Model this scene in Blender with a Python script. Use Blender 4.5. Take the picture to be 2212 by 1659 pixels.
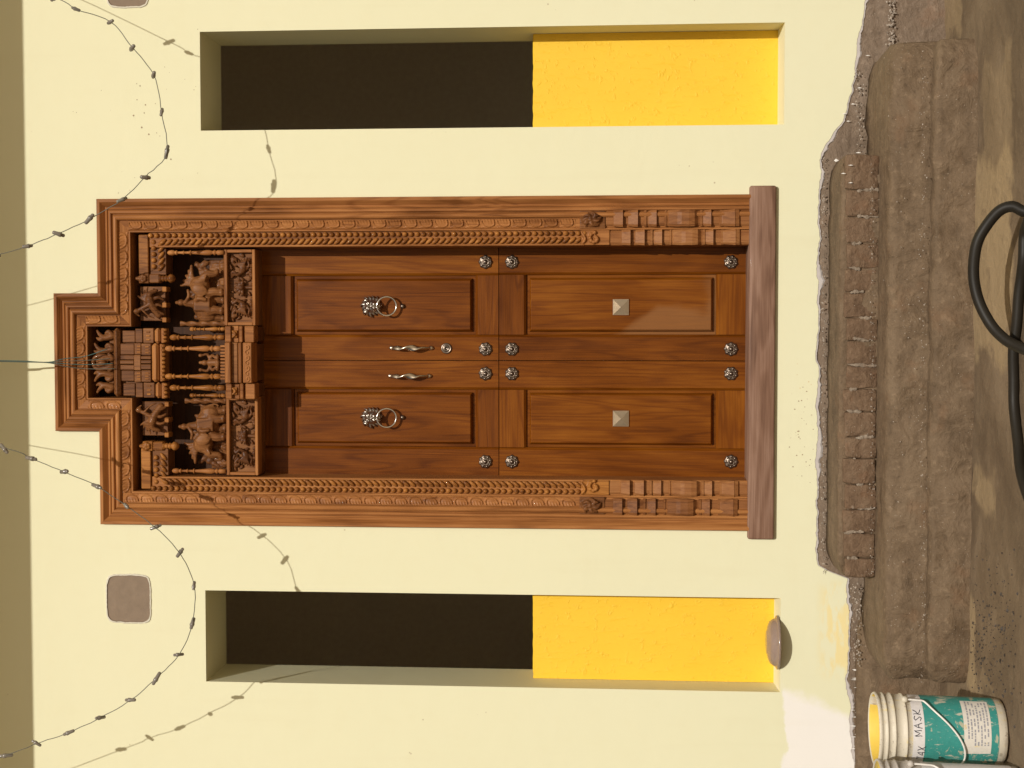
import bpy, bmesh, math, random
from mathutils import Vector, Matrix, noise, Euler
import numpy as np
R = math.radians
random.seed(7)
for o in list(bpy.data.objects): bpy.data.objects.remove(o)
scn = bpy.context.scene
COL = scn.collection

# ------------------------------------------------------------------ camera (held upright-on-its-side: world up = picture left)
CAM = Vector((0.179, -6.0, 0.489)); FPX = 3200.0
ya, pi_, ro = R(-2.5266), R(4.4531), R(0.156)
F0 = Vector((math.sin(ya)*math.cos(pi_), math.cos(ya)*math.cos(pi_), math.sin(pi_)))
R0 = Vector((math.cos(ya), -math.sin(ya), 0)); U0 = R0.cross(F0)
RR = R0*math.cos(ro) + U0*math.sin(ro); UU = U0*math.cos(ro) - R0*math.sin(ro)
cam = bpy.data.cameras.new('camera'); camo = bpy.data.objects.new('camera', cam); COL.objects.link(camo)
m = Matrix((( -UU.x, RR.x, -F0.x, CAM.x), (-UU.y, RR.y, -F0.y, CAM.y), (-UU.z, RR.z, -F0.z, CAM.z), (0,0,0,1)))
camo.matrix_world = m
cam.sensor_fit = 'HORIZONTAL'; cam.sensor_width = 36; cam.lens = FPX/2212*36
cam.clip_start = .05; cam.clip_end = 500
scn.camera = camo
# ------------------------------------------------------------------ sky and sun
SUN = Vector((-.22, 1, -.72)).normalized()          # direction the light travels
w = bpy.data.worlds.new('World'); scn.world = w; w.use_nodes = True
nt = w.node_tree; nt.nodes.clear()
sky = nt.nodes.new('ShaderNodeTexSky'); sky.sky_type = 'NISHITA'; sky.sun_disc = False
sky.sun_elevation = math.asin(-SUN.z); sky.sun_rotation = math.atan2(-SUN.x, -SUN.y)
sky.air_density = 1.2; sky.dust_density = 6.0
bg = nt.nodes.new('ShaderNodeBackground'); bg.inputs[1].default_value = 0.05
wo = nt.nodes.new('ShaderNodeOutputWorld')
nt.links.new(sky.outputs[0], bg.inputs[0]); nt.links.new(bg.outputs[0], wo.inputs[0])
sl = bpy.data.lights.new('sun', 'SUN'); sl.energy = 5.0; sl.angle = R(.55); sl.color = (1, .965, .90)
so = bpy.data.objects.new('sun', sl); COL.objects.link(so)
so.rotation_euler = SUN.to_track_quat('-Z', 'Y').to_euler(); so.location = (3, -8, 8)
scn.view_settings.view_transform = 'Standard'; scn.view_settings.look = 'None'
scn.view_settings.exposure = -0.60; scn.view_settings.gamma = 1

# ------------------------------------------------------------------ helpers
def ray(dx, dy): return F0 + UU*((1106-dx)/FPX) + RR*((829.5-dy)/FPX)
def at(dx, dy, Y=0.0):
    d = ray(dx, dy); return CAM + d*((Y-CAM.y)/d.y)
def onz(dx, dy, Z):
    d = ray(dx, dy); return CAM + d*((Z-CAM.z)/d.z)
def px(n): return n*6.0/FPX
def zz(dx, Y=0.0, dy=780): return at(dx, dy, Y).z
def xx(dy, Y=0.0, dx=900): return at(dx, dy, Y).x

def link(o, parent=None):
    COL.objects.link(o)
    if parent is not None:
        o.parent = parent
        o.matrix_parent_inverse = Matrix.Translation(-parent.location)   # every mesh is built in world coordinates
    return o
def mob(name, V, Fc, mat, parent=None, smooth=False):
    me = bpy.data.meshes.new(name); me.from_pydata([tuple(v) for v in V], [], Fc); me.update()
    bm = bmesh.new(); bm.from_mesh(me); bmesh.ops.recalc_face_normals(bm, faces=bm.faces[:]); bm.to_mesh(me); bm.free()
    if smooth: me.polygons.foreach_set('use_smooth', [True]*len(me.polygons))
    me.materials.append(mat)
    return link(bpy.data.objects.new(name, me), parent)
def bmob(name, bm, mat, parent=None, smooth=False, recalc=True):
    if recalc: bmesh.ops.recalc_face_normals(bm, faces=bm.faces[:])
    me = bpy.data.meshes.new(name); bm.to_mesh(me); bm.free()
    if smooth: me.polygons.foreach_set('use_smooth', [True]*len(me.polygons))
    me.materials.append(mat)
    return link(bpy.data.objects.new(name, me), parent)
def inst(src, name, parent, loc=None, rot=None, sc=None):
    o = src.copy(); o.name = name; o.parent = None; link(o, parent)
    if loc is not None: o.location = loc
    if rot is not None: o.rotation_euler = rot
    if sc is not None: o.scale = sc
    return o
def empty(name, loc, label, cat, group=None):
    o = bpy.data.objects.new(name, None); o.location = loc; o.empty_display_size = .1; COL.objects.link(o)
    return tag(o, label, cat, group)
def tag(o, label, cat, group=None, kind=None):
    if label: o['label'] = label
    if cat: o['category'] = cat
    if group: o['group'] = group
    if kind: o['kind'] = kind
    return o
def abox(bm, x0, x1, y0, y1, z0, z1, bev=0.0, seg=1):
    r = bmesh.ops.create_cube(bm, size=1)['verts']
    for v in r: v.co = Vector(((x0+x1)/2+v.co.x*(x1-x0), (y0+y1)/2+v.co.y*(y1-y0), (z0+z1)/2+v.co.z*(z1-z0)))
    if bev > 0:
        es = {e for v in r for e in v.link_edges}
        bmesh.ops.bevel(bm, geom=list(es), offset=bev, segments=seg, affect='EDGES', profile=.5)
def box(name, x0, x1, y0, y1, z0, z1, mat, parent=None, bev=0.0, seg=1):
    bm = bmesh.new(); abox(bm, min(x0,x1), max(x0,x1), y0, y1, min(z0,z1), max(z0,z1), bev, seg)
    return bmob(name, bm, mat, parent)
def lathe_mesh(bm, prof, c, axis='z', n=20, mod=None, arc=(0, 2*math.pi)):
    """prof: list of (radius, height)."""
    rings = []; full = abs(arc[1]-arc[0]-2*math.pi) < 1e-4
    k = n if full else n+1
    for r, h in prof:
        ring = []
        for i in range(k):
            a = arc[0] + (arc[1]-arc[0])*i/n
            rr = r*(mod(a, r, h) if mod else 1)
            p = (rr*math.cos(a), rr*math.sin(a), h)
            if axis == 'y': p = (p[0], -p[2], p[1])       # axis pointing to the viewer
            ring.append(bm.verts.new((c[0]+p[0], c[1]+p[1], c[2]+p[2])))
        rings.append(ring)
    for a, b in zip(rings, rings[1:]):
        for i in range(n if full else n):
            j = (i+1) % k
            if not full and i+1 >= k: continue
            bm.faces.new((a[i], a[j], b[j], b[i]))
    if full:
        if prof[0][0] > 1e-6: bm.faces.new(rings[0])
        if prof[-1][0] > 1e-6: bm.faces.new(rings[-1])
    bmesh.ops.remove_doubles(bm, verts=bm.verts[:], dist=1e-6)
def lathe(name, prof, c, mat, parent=None, axis='z', n=20, mod=None, smooth=True, arc=(0, 2*math.pi)):
    bm = bmesh.new(); lathe_mesh(bm, prof, c, axis, n, mod, arc)
    o = bmob(name, bm, mat, parent, smooth)
    return o
def smooth_path(P, sub=6):
    P = [Vector(p) for p in P]; out = []
    for i in range(len(P)-1):
        p0 = P[max(i-1,0)]; p1 = P[i]; p2 = P[i+1]; p3 = P[min(i+2,len(P)-1)]
        for k in range(sub):
            t = k/sub
            out.append(.5*((2*p1)+(-p0+p2)*t+(2*p0-5*p1+4*p2-p3)*t*t+(-p0+3*p1-3*p2+p3)*t**3))
    out.append(P[-1]); return out
def atube(bm, P, rad, n=8):
    rings = []; N = len(P); up = Vector((.13, .97, .2)).normalized()
    for i, p in enumerate(P):
        t = (P[min(i+1,N-1)]-P[max(i-1,0)]).normalized()
        a = t.cross(up); a = a.normalized() if a.length > 1e-3 else t.orthogonal().normalized()
        b = t.cross(a); r = rad(i/(N-1)) if callable(rad) else rad
        rings.append([bm.verts.new(p + (a*math.cos(2*math.pi*k/n)+b*math.sin(2*math.pi*k/n))*r) for k in range(n)])
    for A, B in zip(rings, rings[1:]):
        for k in range(n): bm.faces.new((A[k], A[(k+1)%n], B[(k+1)%n], B[k]))
    bm.faces.new(rings[0]); bm.faces.new(rings[-1])
def tube(name, P, rad, mat, parent=None, n=8):
    bm = bmesh.new(); atube(bm, [Vector(p) for p in P], rad, n); return bmob(name, bm, mat, parent, True)
_SPH = {}
def sphere_tpl(seg):
    if seg not in _SPH:
        bm = bmesh.new(); bmesh.ops.create_uvsphere(bm, u_segments=seg, v_segments=max(6, seg-2), radius=1)
        bm.verts.index_update(); _SPH[seg] = ([v.co.copy() for v in bm.verts], [[v.index for v in f.verts] for f in bm.faces]); bm.free()
    return _SPH[seg]
class Blob:
    """carved figures: ellipsoids and tapered limbs fused by a voxel remesh into one surface"""
    def __init__(s): s.bm = bmesh.new()
    def ell(s, c, r, rot=(0,0,0), seg=10):
        M_ = Matrix.Translation(c) @ Euler(rot).to_matrix().to_4x4() @ Matrix.Diagonal((r[0], r[1], r[2], 1))
        vs, fs = sphere_tpl(seg); nv = [s.bm.verts.new(M_ @ v) for v in vs]
        for f in fs: s.bm.faces.new([nv[i] for i in f])
        return s
    def limb(s, P, r0, r1, n=8):
        P = [Vector(p) for p in P]
        if len(P) > 2: P = smooth_path(P, 4)
        N = len(P)
        for i, p in enumerate(P):
            r = r0+(r1-r0)*i/(N-1); s.ell(p, (r,r,r), seg=8)
        atube(s.bm, P, lambda t: r0+(r1-r0)*t, n); return s
    def box(s, x0,x1,y0,y1,z0,z1): abox(s.bm, x0,x1,y0,y1,z0,z1); return s
    def build(s, name, mat, parent, vox=.0035, rough=0.0):
        o = bmob(name, s.bm, mat, parent, True)
        md = o.modifiers.new('fuse', 'REMESH'); md.mode = 'VOXEL'; md.voxel_size = vox; md.use_smooth_shade = True
        return o
def sweep_x(name, prof, x0, x1, nx, amp, mat, parent=None, seed=0, fr=9, endpull=.0):
    """a rough cement course: a y-z profile run along x, knocked about by noise"""
    V = []; Fc = []; k = len(prof)
    for i in range(nx+1):
        x = x0+(x1-x0)*i/nx
        for (y, z) in prof:
            n3 = noise.fractal(Vector((x*fr+seed, y*fr, z*fr)), 1.0, 2.0, 4)
            n2 = noise.noise(Vector((x*2.1+seed, y*2, z*2)))
            e = min((x-x0), (x1-x))
            V.append((x + amp*.4*n3, y + amp*n3 + amp*1.2*n2 + (endpull*max(0, 1-e/.11)**2), z + amp*.6*n3*(1 if z > prof[0][1]+.01 else 0) - endpull*.5*max(0,1-e/.11)**2))
    for i in range(nx):
        for j in range(k-1): Fc.append((i*k+j, i*k+j+1, (i+1)*k+j+1, (i+1)*k+j))
    Fc.append(tuple(range(k))); Fc.append(tuple(nx*k+j for j in range(k)))
    return mob(name, V, Fc, mat, parent, True)

# ------------------------------------------------------------------ materials
class NT:
    def __init__(s, name):
        s.m = bpy.data.materials.new(name); s.m.use_nodes = True; s.t = s.m.node_tree; s.b = s.t.nodes['Principled BSDF']
    def n(s, typ, **kw):
        q = s.t.nodes.new(typ)
        for k, v in kw.items():
            if hasattr(q, k): setattr(q, k, v)
        return q
    def l(s, a, b): s.t.links.new(a, b)
    def setin(s, node, **kw):
        for k, v in kw.items(): node.inputs[k].default_value = v
    def pos(s, scale=(1,1,1), obj=False):
        if obj: tc = s.n('ShaderNodeTexCoord'); src = tc.outputs['Object']
        else: g = s.n('ShaderNodeNewGeometry'); src = g.outputs['Position']
        mp = s.n('ShaderNodeMapping'); mp.inputs['Scale'].default_value = scale; s.l(src, mp.inputs['Vector']); return mp.outputs[0]
    def noise(s, vec, scale, detail=4, rough=.55, dist=0):
        q = s.n('ShaderNodeTexNoise'); s.setin(q, Scale=scale, Detail=detail, Roughness=rough, Distortion=dist); s.l(vec, q.inputs['Vector']); return q.outputs['Fac']
    def ramp(s, fac, stops):
        q = s.n('ShaderNodeValToRGB'); e = q.color_ramp.elements
        while len(e) < len(stops): e.new(.5)
        for i, (p, c) in enumerate(stops):
            e[i].position = p; e[i].color = (*c, 1) if len(c) == 3 else c
        s.l(fac, q.inputs[0]); return q.outputs[0]
    def math(s, op, a, b=None, c=None, clamp=False):
        q = s.n('ShaderNodeMath', operation=op); q.use_clamp = clamp
        for i, v in enumerate((a, b, c)):
            if v is None: continue
            if isinstance(v, (int, float)): q.inputs[i].default_value = v
            else: s.l(v, q.inputs[i])
        return q.outputs[0]
    def mix(s, fac, a, b, typ='MIX'):
        q = s.n('ShaderNodeMix', data_type='RGBA', blend_type=typ)
        if isinstance(fac, (int, float)): q.inputs[0].default_value = fac
        else: s.l(fac, q.inputs[0])
        for i, v in ((6, a), (7, b)):
            if isinstance(v, tuple): q.inputs[i].default_value = (*v, 1)
            else: s.l(v, q.inputs[i])
        return q.outputs[2]
    def smooth(s, v, a, b):
        q = s.n('ShaderNodeMapRange', interpolation_type='SMOOTHSTEP'); q.inputs[1].default_value = a; q.inputs[2].default_value = b
        s.l(v, q.inputs[0]); return q.outputs[0]
    def bump(s, h, strength=.3, dist=.01):
        q = s.n('ShaderNodeBump'); s.setin(q, Strength=strength, Distance=dist); s.l(h, q.inputs['Height']); s.l(q.outputs[0], s.b.inputs['Normal'])
    def col(s, c):
        if isinstance(c, tuple): s.b.inputs['Base Color'].default_value = (*c, 1)
        else: s.l(c, s.b.inputs['Base Color'])
    def fin(s, rough=.5, metal=0, spec=.5, coat=0):
        if isinstance(rough, (int, float)): s.b.inputs['Roughness'].default_value = rough
        else: s.l(rough, s.b.inputs['Roughness'])
        s.b.inputs['Metallic'].default_value = metal; s.b.inputs['Specular IOR Level'].default_value = spec
        s.b.inputs['Coat Weight'].default_value = coat
        return s.m
def plain(name, c, rough=.5, metal=0, spec=.5, var=.12, scale=30, bump=0):
    t = NT(name); p = t.pos(); f = t.noise(p, scale)
    t.col(t.mix(f, tuple(x*(1-var) for x in c), tuple(min(1, x*(1+var)) for x in c)))
    if bump: t.bump(f, bump, .004)
    return t.fin(rough, metal, spec)

def wood(name, axis, dark, mid, light, rough=.38, coat=.12, contour=13, sc=1.0, patch=False):
    t = NT(name)
    s = [7.5*sc]*3; s[axis] = .62*sc
    tc = t.n('ShaderNodeNewGeometry'); oi = t.n('ShaderNodeObjectInfo')
    vm = t.n('ShaderNodeVectorMath', operation='SCALE'); vm.inputs[0].default_value = (31, 17, 23); t.l(oi.outputs['Random'], vm.inputs['Scale'])
    va = t.n('ShaderNodeVectorMath', operation='ADD'); t.l(tc.outputs['Position'], va.inputs[0]); t.l(vm.outputs[0], va.inputs[1])
    mp = t.n('ShaderNodeMapping'); mp.inputs['Scale'].default_value = s; t.l(va.outputs[0], mp.inputs[0])
    n1 = t.noise(mp.outputs[0], 1.0, 3, .42, .5)
    c = t.smooth(t.math('MULTIPLY', t.math('PINGPONG', t.math('MULTIPLY', n1, contour), .5), 2), .0, .55)
    s2 = [210*sc]*3; s2[axis] = 4.5*sc
    m2 = t.n('ShaderNodeMapping'); m2.inputs['Scale'].default_value = s2; t.l(va.outputs[0], m2.inputs[0])
    fine = t.smooth(t.noise(m2.outputs[0], 1.0, 4, .65), .22, .78)
    s3 = [9]*3; s3[axis] = 2.6
    m3 = t.n('ShaderNodeMapping'); m3.inputs['Scale'].default_value = s3; t.l(va.outputs[0], m3.inputs[0])
    big = t.noise(m3.outputs[0], 1.0, 3, .5, .5)
    f = t.math('ADD', t.math('MULTIPLY', c, .15), t.math('ADD', t.math('MULTIPLY', fine, .24), t.math('MULTIPLY', big, .66)))
    f = t.math('ADD', f, t.math('MULTIPLY', t.math('SUBTRACT', oi.outputs['Random'], .5), .22))
    colr = t.ramp(f, [(.30, dark), (.60, mid), (.90, light)])
    if patch:
        sx = t.n('ShaderNodeSeparateXYZ'); t.l(tc.outputs['Position'], sx.inputs[0])
        pn = t.noise(t.pos((3, 3, 2.2)), 1.0, 3, .5, .3)
        k = t.math('ADD', t.math('MULTIPLY', sx.outputs[2], -.55), t.math('MULTIPLY', pn, 1.15))
        k = t.math('ADD', k, t.math('MULTIPLY', sx.outputs[0], -.9))
        colr = t.mix(t.math('MULTIPLY', t.smooth(k, .09, .19), .7), colr, (.24, .105, .036))
    t.col(colr)
    t.bump(t.math('ADD', fine, t.math('MULTIPLY', c, .3)), .12, .002)
    rg = t.math('ADD', t.math('MULTIPLY', big, .25), rough-.12)
    return t.fin(rg, 0, .12, coat*.5)
WD = ((.085,.021,.002), (.155,.042,.003), (.25,.080,.006))
WF = ((.15,.052,.014), (.31,.122,.036), (.45,.20,.064))
M = {}
M['leaf_v'] = wood('teak_varnished_upright_grain', 2, *WD)
M['leaf_h'] = wood('teak_varnished_cross_grain', 0, *WD)
M['leaf_patch'] = wood('teak_varnished_pale_patch', 2, *WD, patch=True)
M['frame_v'] = wood('carved_teak_upright_grain', 2, *WF, rough=.45, coat=.04)
M['frame_h'] = wood('carved_teak_cross_grain', 0, *WF, rough=.45, coat=.04)
M['carve'] = wood('carved_teak', 2, (.070,.025,.009), (.165,.064,.021), (.29,.125,.042), rough=.42, coat=.05, sc=1.6)
M['honey'] = wood('honey_teak', 2, (.12,.040,.010), (.29,.112,.026), (.45,.19,.045), rough=.35, coat=.1, sc=1.6)
M['post'] = wood('turned_post_teak', 2, (.12,.042,.013), (.235,.092,.030), (.34,.15,.052), rough=.45, coat=.04)
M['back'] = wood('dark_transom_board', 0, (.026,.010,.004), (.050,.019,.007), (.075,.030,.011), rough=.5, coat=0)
M['thresh'] = wood('weathered_threshold', 0, (.10,.050,.031), (.205,.112,.072), (.33,.205,.145), rough=.5, coat=.05)

def plaster():
    t = NT('cream_plaster'); p = t.pos()
    sx = t.n('ShaderNodeSeparateXYZ'); t.l(p, sx.inputs[0]); X, Z = sx.outputs[0], sx.outputs[2]
    big = t.noise(p, 1.3, 4, .5); fine = t.noise(p, 180, 3, .6); mid = t.noise(p, 14, 4, .6)
    base = t.mix(big, (.71, .682, .462), (.735, .71, .49))
    base = t.mix(t.math('MULTIPLY', t.smooth(mid, .45, .75), .10), base, (.68, .62, .38))
    # bare white primer in the low left corner
    nz = t.math('MULTIPLY', t.math('SUBTRACT', t.noise(p, 5, 4, .6), .5), .16)
    a = t.smooth(t.math('ADD', Z, nz), -.135, -.15)
    b = t.smooth(t.math('ADD', t.math('ADD', X, nz), t.math('MULTIPLY', Z, -.42)), -1.235, -1.29)
    base = t.mix(t.math('MULTIPLY', a, b), base, (.80, .76, .70))
    # yellow dabs under the left window
    d = t.math('MULTIPLY', t.smooth(Z, -.26, -.34), t.math('MULTIPLY', t.smooth(X, -.86, -.93), t.smooth(X, -1.30, -1.2)))
    base = t.mix(t.math('MULTIPLY', d, t.math('MULTIPLY', t.smooth(t.noise(t.pos((3,3,9)), 3, 3), .42, .56), .55)), base, (.80, .60, .20))
    # splashes: sparse specks
    vo = t.n('ShaderNodeTexVoronoi'); vo.inputs['Scale'].default_value = 22; t.l(p, vo.inputs['Vector'])
    sp = t.math('MULTIPLY', t.smooth(vo.outputs['Distance'], .10, .06), t.smooth(t.noise(p, 2.3, 2), .60, .66))
    base = t.mix(t.math('MULTIPLY', sp, .6), base, (.32, .22, .12))
    vo2 = t.n('ShaderNodeTexVoronoi'); vo2.inputs['Scale'].default_value = 46; t.l(p, vo2.inputs['Vector'])
    low = t.math('MULTIPLY', t.smooth(Z, -.16, -.22), t.math('MULTIPLY', t.smooth(X, .08, .02), t.smooth(X, -.52, -.42)))
    sp2 = t.math('MULTIPLY', t.smooth(vo2.outputs['Distance'], .17, .10), t.math('MULTIPLY', low, t.smooth(t.noise(p, 9, 2), .52, .6)))
    base = t.mix(t.math('MULTIPLY', sp2, .6), base, (.55, .36, .13))
    st_ = t.noise(t.pos((7, 1, .5)), 1.6, 4, .55, .2)
    base = t.mix(t.math('MULTIPLY', t.smooth(st_, .55, .8), .10), base, (.60, .53, .33))
    t.col(base)
    t.bump(t.math('ADD', t.math('MULTIPLY', fine, .35), t.math('ADD', t.math('MULTIPLY', mid, .8), t.math('MULTIPLY', t.noise(t.pos((1,1,1.6)), 3.5, 3, .5, .6), 3.0))), .16, .004)
    return t.fin(.75, 0, .25)
M['cream'] = plaster()
M['room'] = plain('bare_room_plaster', (.94,.82,.66), .9)
M['slab'] = plain('slab_plaster', (.80, .70, .43), .8, bump=.1)
def yellow():
    t = NT('yellow_paint'); p = t.pos(); q = t.pos((60, 60, 11))
    a = t.noise(q, 1.0, 4, .6); b = t.noise(p, 42, 5, .62); c = t.noise(p, 5, 3)
    t.col(t.mix(c, (.80, .49, .026), (.84, .535, .036)))
    t.bump(t.math('ADD', t.math('MULTIPLY', t.smooth(a, .55, .8), .8), t.math('MULTIPLY', t.smooth(b, .56, .75), 1.4)), .34, .006)
    return t.fin(.55, 0, .35)
M['yellow'] = yellow()
t = NT('dark_window_glass'); f = t.noise(t.pos(), 3, 3); t.col(t.mix(f, (.021,.015,.009), (.032,.023,.013))); M['glass'] = t.fin(.35, 0, .25)
def cement(name, a, b, c, sc=1.0, bump=.7, wet=.75, streak=None):
    t = NT(name); p = t.pos()
    n1 = t.noise(p, 3.1*sc, 8, .65, .4); n2 = t.noise(p, 34*sc, 6, .7); n3 = t.noise(t.pos((1.2,6,9)), 2.5*sc, 6, .62, .3); n5 = t.noise(p, 11*sc, 5, .6, .8)
    col = t.ramp(t.math('ADD', t.math('MULTIPLY', n1, .40), t.math('ADD', t.math('MULTIPLY', n3, .35), t.math('MULTIPLY', n5, .25))), [(.36, a), (.51, b), (.66, c)])
    col = t.mix(t.math('MULTIPLY', t.smooth(n2, .52, .70), .45), col, tuple(x*1.4 for x in c))
    col = t.mix(t.math('MULTIPLY', t.smooth(n2, .46, .32), .40), col, tuple(x*.6 for x in a))
    col = t.mix(t.math('MULTIPLY', t.smooth(t.noise(p, 6.3*sc, 4, .6), .56, .70), .35), col, (b[0]*1.15, b[1]*.92, b[2]*.78))
    vo = t.n('ShaderNodeTexVoronoi'); vo.inputs['Scale'].default_value = 75; t.l(p, vo.inputs['Vector'])
    sp = t.math('MULTIPLY', t.smooth(vo.outputs['Distance'], .13, .06), t.smooth(t.noise(p, 7, 2), .50, .58))
    col = t.mix(t.math('MULTIPLY', sp, .7), col, (.52, .45, .36))
    t.col(col)
    t.bump(t.math('ADD', t.math('MULTIPLY', n5, 1.2), t.math('ADD', n1, t.math('MULTIPLY', n2, .45))), bump, .02)
    return t.fin(wet, 0, .25)
M['mud'] = cement('brown_cement', (.098,.064,.036), (.155,.104,.061), (.205,.143,.087))
M['brick'] = cement('mud_stained_brick', (.108,.064,.036), (.162,.100,.058), (.205,.138,.085), sc=1.7)
M['base'] = cement('grey_brown_plinth', (.14,.098,.066), (.195,.140,.096), (.25,.188,.138))
M['limecoat'] = plain('bare_lime_coat', (.52,.47,.44), .85, var=.22, scale=40, bump=.4)
M['lime'] = plain('pale_mortar', (.36,.30,.24), .85, var=.25, scale=60, bump=.4)
M['patchgrey'] = plain('raw_cement_patch', (.225,.165,.115), .9, var=.22, scale=22, bump=.9)
M['limepale'] = plain('pale_lime_rim', (.62,.58,.48), .9, var=.15, scale=70, bump=.6)
def ground():
    t = NT('yard_cement'); p = t.pos()
    sx = t.n('ShaderNodeSeparateXYZ'); t.l(p, sx.inputs[0]); X, Y = sx.outputs[0], sx.outputs[1]
    n1 = t.noise(p, 2.2, 6, .6, .5); n2 = t.noise(p, 30, 6, .65); n3 = t.noise(t.pos((1.2, 5, 1)), 2.0, 5, .6, .8)
    col = t.ramp(n1, [(.35, (.108,.072,.042)), (.52, (.160,.110,.065)), (.68, (.215,.153,.094))])
    # smooth tan skim coat lying against the steps
    wx = t.math('ADD', X, t.math('MULTIPLY', t.math('SUBTRACT', t.noise(p, 5, 3, .5), .5), .34)); wy = t.math('ADD', Y, t.math('MULTIPLY', t.math('SUBTRACT', t.noise(t.pos((1,1,3)), 6, 3, .5), .5), .30))
    for (d0, d1, ya_, yb_, f_) in ((2060,2180,385,770,.95), (2100,2150,1000,1110,.7), (2080,2106,1290,1470,.95), (2085,2150,1440,1500,.8), (2000,2075,-60,70,.6), (2120,2190,150,330,.35)):
        A_, B_ = onz(d0, ya_, -.752), onz(d1, yb_, -.752); xa_, xb_, y0_, y1_ = min(A_.x,B_.x), max(A_.x,B_.x), min(A_.y,B_.y), max(A_.y,B_.y)
        k = t.math('MULTIPLY', t.math('MULTIPLY', t.smooth(wx, xa_-.03, xa_+.03), t.smooth(wx, xb_+.03, xb_-.03)), t.math('MULTIPLY', t.smooth(wy, y0_-.025, y0_+.025), t.smooth(wy, y1_+.02, y1_-.02)))
        col = t.mix(t.math('MULTIPLY', k, f_), col, (.33, .235, .13))
    col = t.mix(t.smooth(t.math('ADD', Y, t.math('MULTIPLY', n1, .6)), -1.7, -2.4), col, (.50, .375, .22))  # unseen foreground yard paled, added to bounce warm fill light onto the house
    col = t.mix(t.math('MULTIPLY', t.smooth(n2, .55, .75), .3), col, (.26,.20,.13))
    vo = t.n('ShaderNodeTexVoronoi'); vo.inputs['Scale'].default_value = 45; t.l(p, vo.inputs['Vector'])
    sp = t.math('MULTIPLY', t.smooth(vo.outputs['Distance'], .12, .06), t.smooth(t.noise(p, 5, 2), .56, .62))
    col = t.mix(t.math('MULTIPLY', sp, .7), col, (.09,.06,.04))
    n6 = t.noise(p, 12, 6, .65, .6)
    col = t.mix(t.math('MULTIPLY', t.smooth(n6, .54, .70), .35), col, (.085,.060,.038)); col = t.mix(t.math('MULTIPLY', t.smooth(t.noise(p, 85, 4, .7), .58, .72), .4), col, (.30,.24,.165))
    t.col(col); t.bump(t.math('ADD', n1, t.math('ADD', n6, t.math('MULTIPLY', n2, .5))), .6, .015)
    return t.fin(.75, 0, .3)
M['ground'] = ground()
def antique():
    t = NT('antique_brass'); p = t.pos(); f = t.noise(p, 160, 3)
    t.col(t.mix(f, (.12,.09,.07), (.28,.225,.18))); return t.fin(.30, .92, .5)
M['antique'] = antique()
M['pewter'] = plain('worn_pewter', (.46,.41,.36), .26, .95, var=.35, scale=120)
M['chrome'] = plain('polished_steel', (.72,.69,.65), .16, 1)
M['satin'] = plain('satin_brass', (.56,.47,.36), .28, 1)
M['hose'] = plain('black_rubber_hose', (.020,.016,.011), .5, spec=.2, var=.4, scale=8, bump=.15)
M['wire'] = plain('faded_green_wire', (.10,.10,.075), .5)
M['bulb'] = plain('clear_bulb_cap', (.20,.175,.145), .2, spec=.7)
M['teal_wire'] = plain('teal_wire', (.05,.12,.11), .45)
def pail(name, c):
    t = NT(name); p = t.pos(); n = t.noise(t.pos((1,1,.3)), 30, 5, .65); n2 = t.noise(p, 12, 5, .6); n3 = t.noise(p, 60, 4, .6)
    col = t.mix(n2, tuple(x*.82 for x in c), c)
    col = t.mix(t.math('MULTIPLY', t.smooth(n, .55, .66), .55), col, (.70,.55,.22)); col = t.mix(t.math('MULTIPLY', t.smooth(n3, .60, .68), .6), col, (.30,.24,.17)); col = t.mix(t.math('MULTIPLY', t.smooth(n2, .58, .70), .4), col, (.36,.29,.21))
    t.col(col); t.bump(n3, .25, .004); return t.fin(.5, 0, .35)
M['pail'] = pail('cream_white_plastic', (.70,.63,.50))
M['pailgrey'] = pail('grey_white_plastic', (.56,.51,.45))
M['bail'] = plain('white_bail_wire', (.78,.74,.68), .4)
M['paintfilm'] = plain('dried_yellow_paint', (.80,.58,.10), .5, var=.1, scale=22, bump=.3)
M['ink'] = plain('marker_ink', (.02,.02,.03), .6)
M['print'] = plain('grey_print', (.30,.29,.31), .6)
def label(name, c, splash, amt):
    t = NT(name); n = t.noise(t.pos((1, 1, .28)), 42, 5, .65, .2); n2 = t.noise(t.pos(), 90, 3); n3 = t.noise(t.pos((1,1,1.5)), 17, 5, .65, .4); n4 = t.noise(t.pos(), 130, 3, .6)
    col = t.mix(n2, tuple(x*.85 for x in c), tuple(min(1, x*1.1) for x in c))
    col = t.mix(t.math('MULTIPLY', t.smooth(n, amt-.03, amt+.02), .8), col, splash)
    col = t.mix(t.math('MULTIPLY', t.smooth(n3, amt, amt+.04), .75), col, (splash[0]*.9, splash[1]*.85, splash[2]*.75))
    col = t.mix(t.math('MULTIPLY', t.smooth(n4, .64, .70), .6), col, splash)
    t.col(col); return t.fin(.45, 0, .35)
M['teal'] = label('teal_label_print', (.045,.27,.235), (.60,.54,.42), .60)
M['labelw'] = label('white_label_print', (.70,.65,.57), (.72,.58,.32), .66)
M['bandw'] = label('white_band_print', (.72,.68,.66), (.60,.50,.36), .70)
t = NT('brown_tinted_plastic'); f = t.noise(t.pos(), 25, 3); t.col(t.mix(f, (.30,.21,.165), (.42,.31,.25))); t.b.inputs['Transmission Weight'].default_value = .25
M['dish'] = t.fin(.15, 0, .6)
M['mortar'] = cement('dull_mortar', (.20,.15,.105), (.27,.21,.155), (.34,.28,.21), sc=2)
M['speck'] = plain('dried_splash', (.30,.21,.12), .8)
M['stone'] = plain('dark_grit', (.055,.042,.032), .8, var=.5, scale=15)

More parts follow.
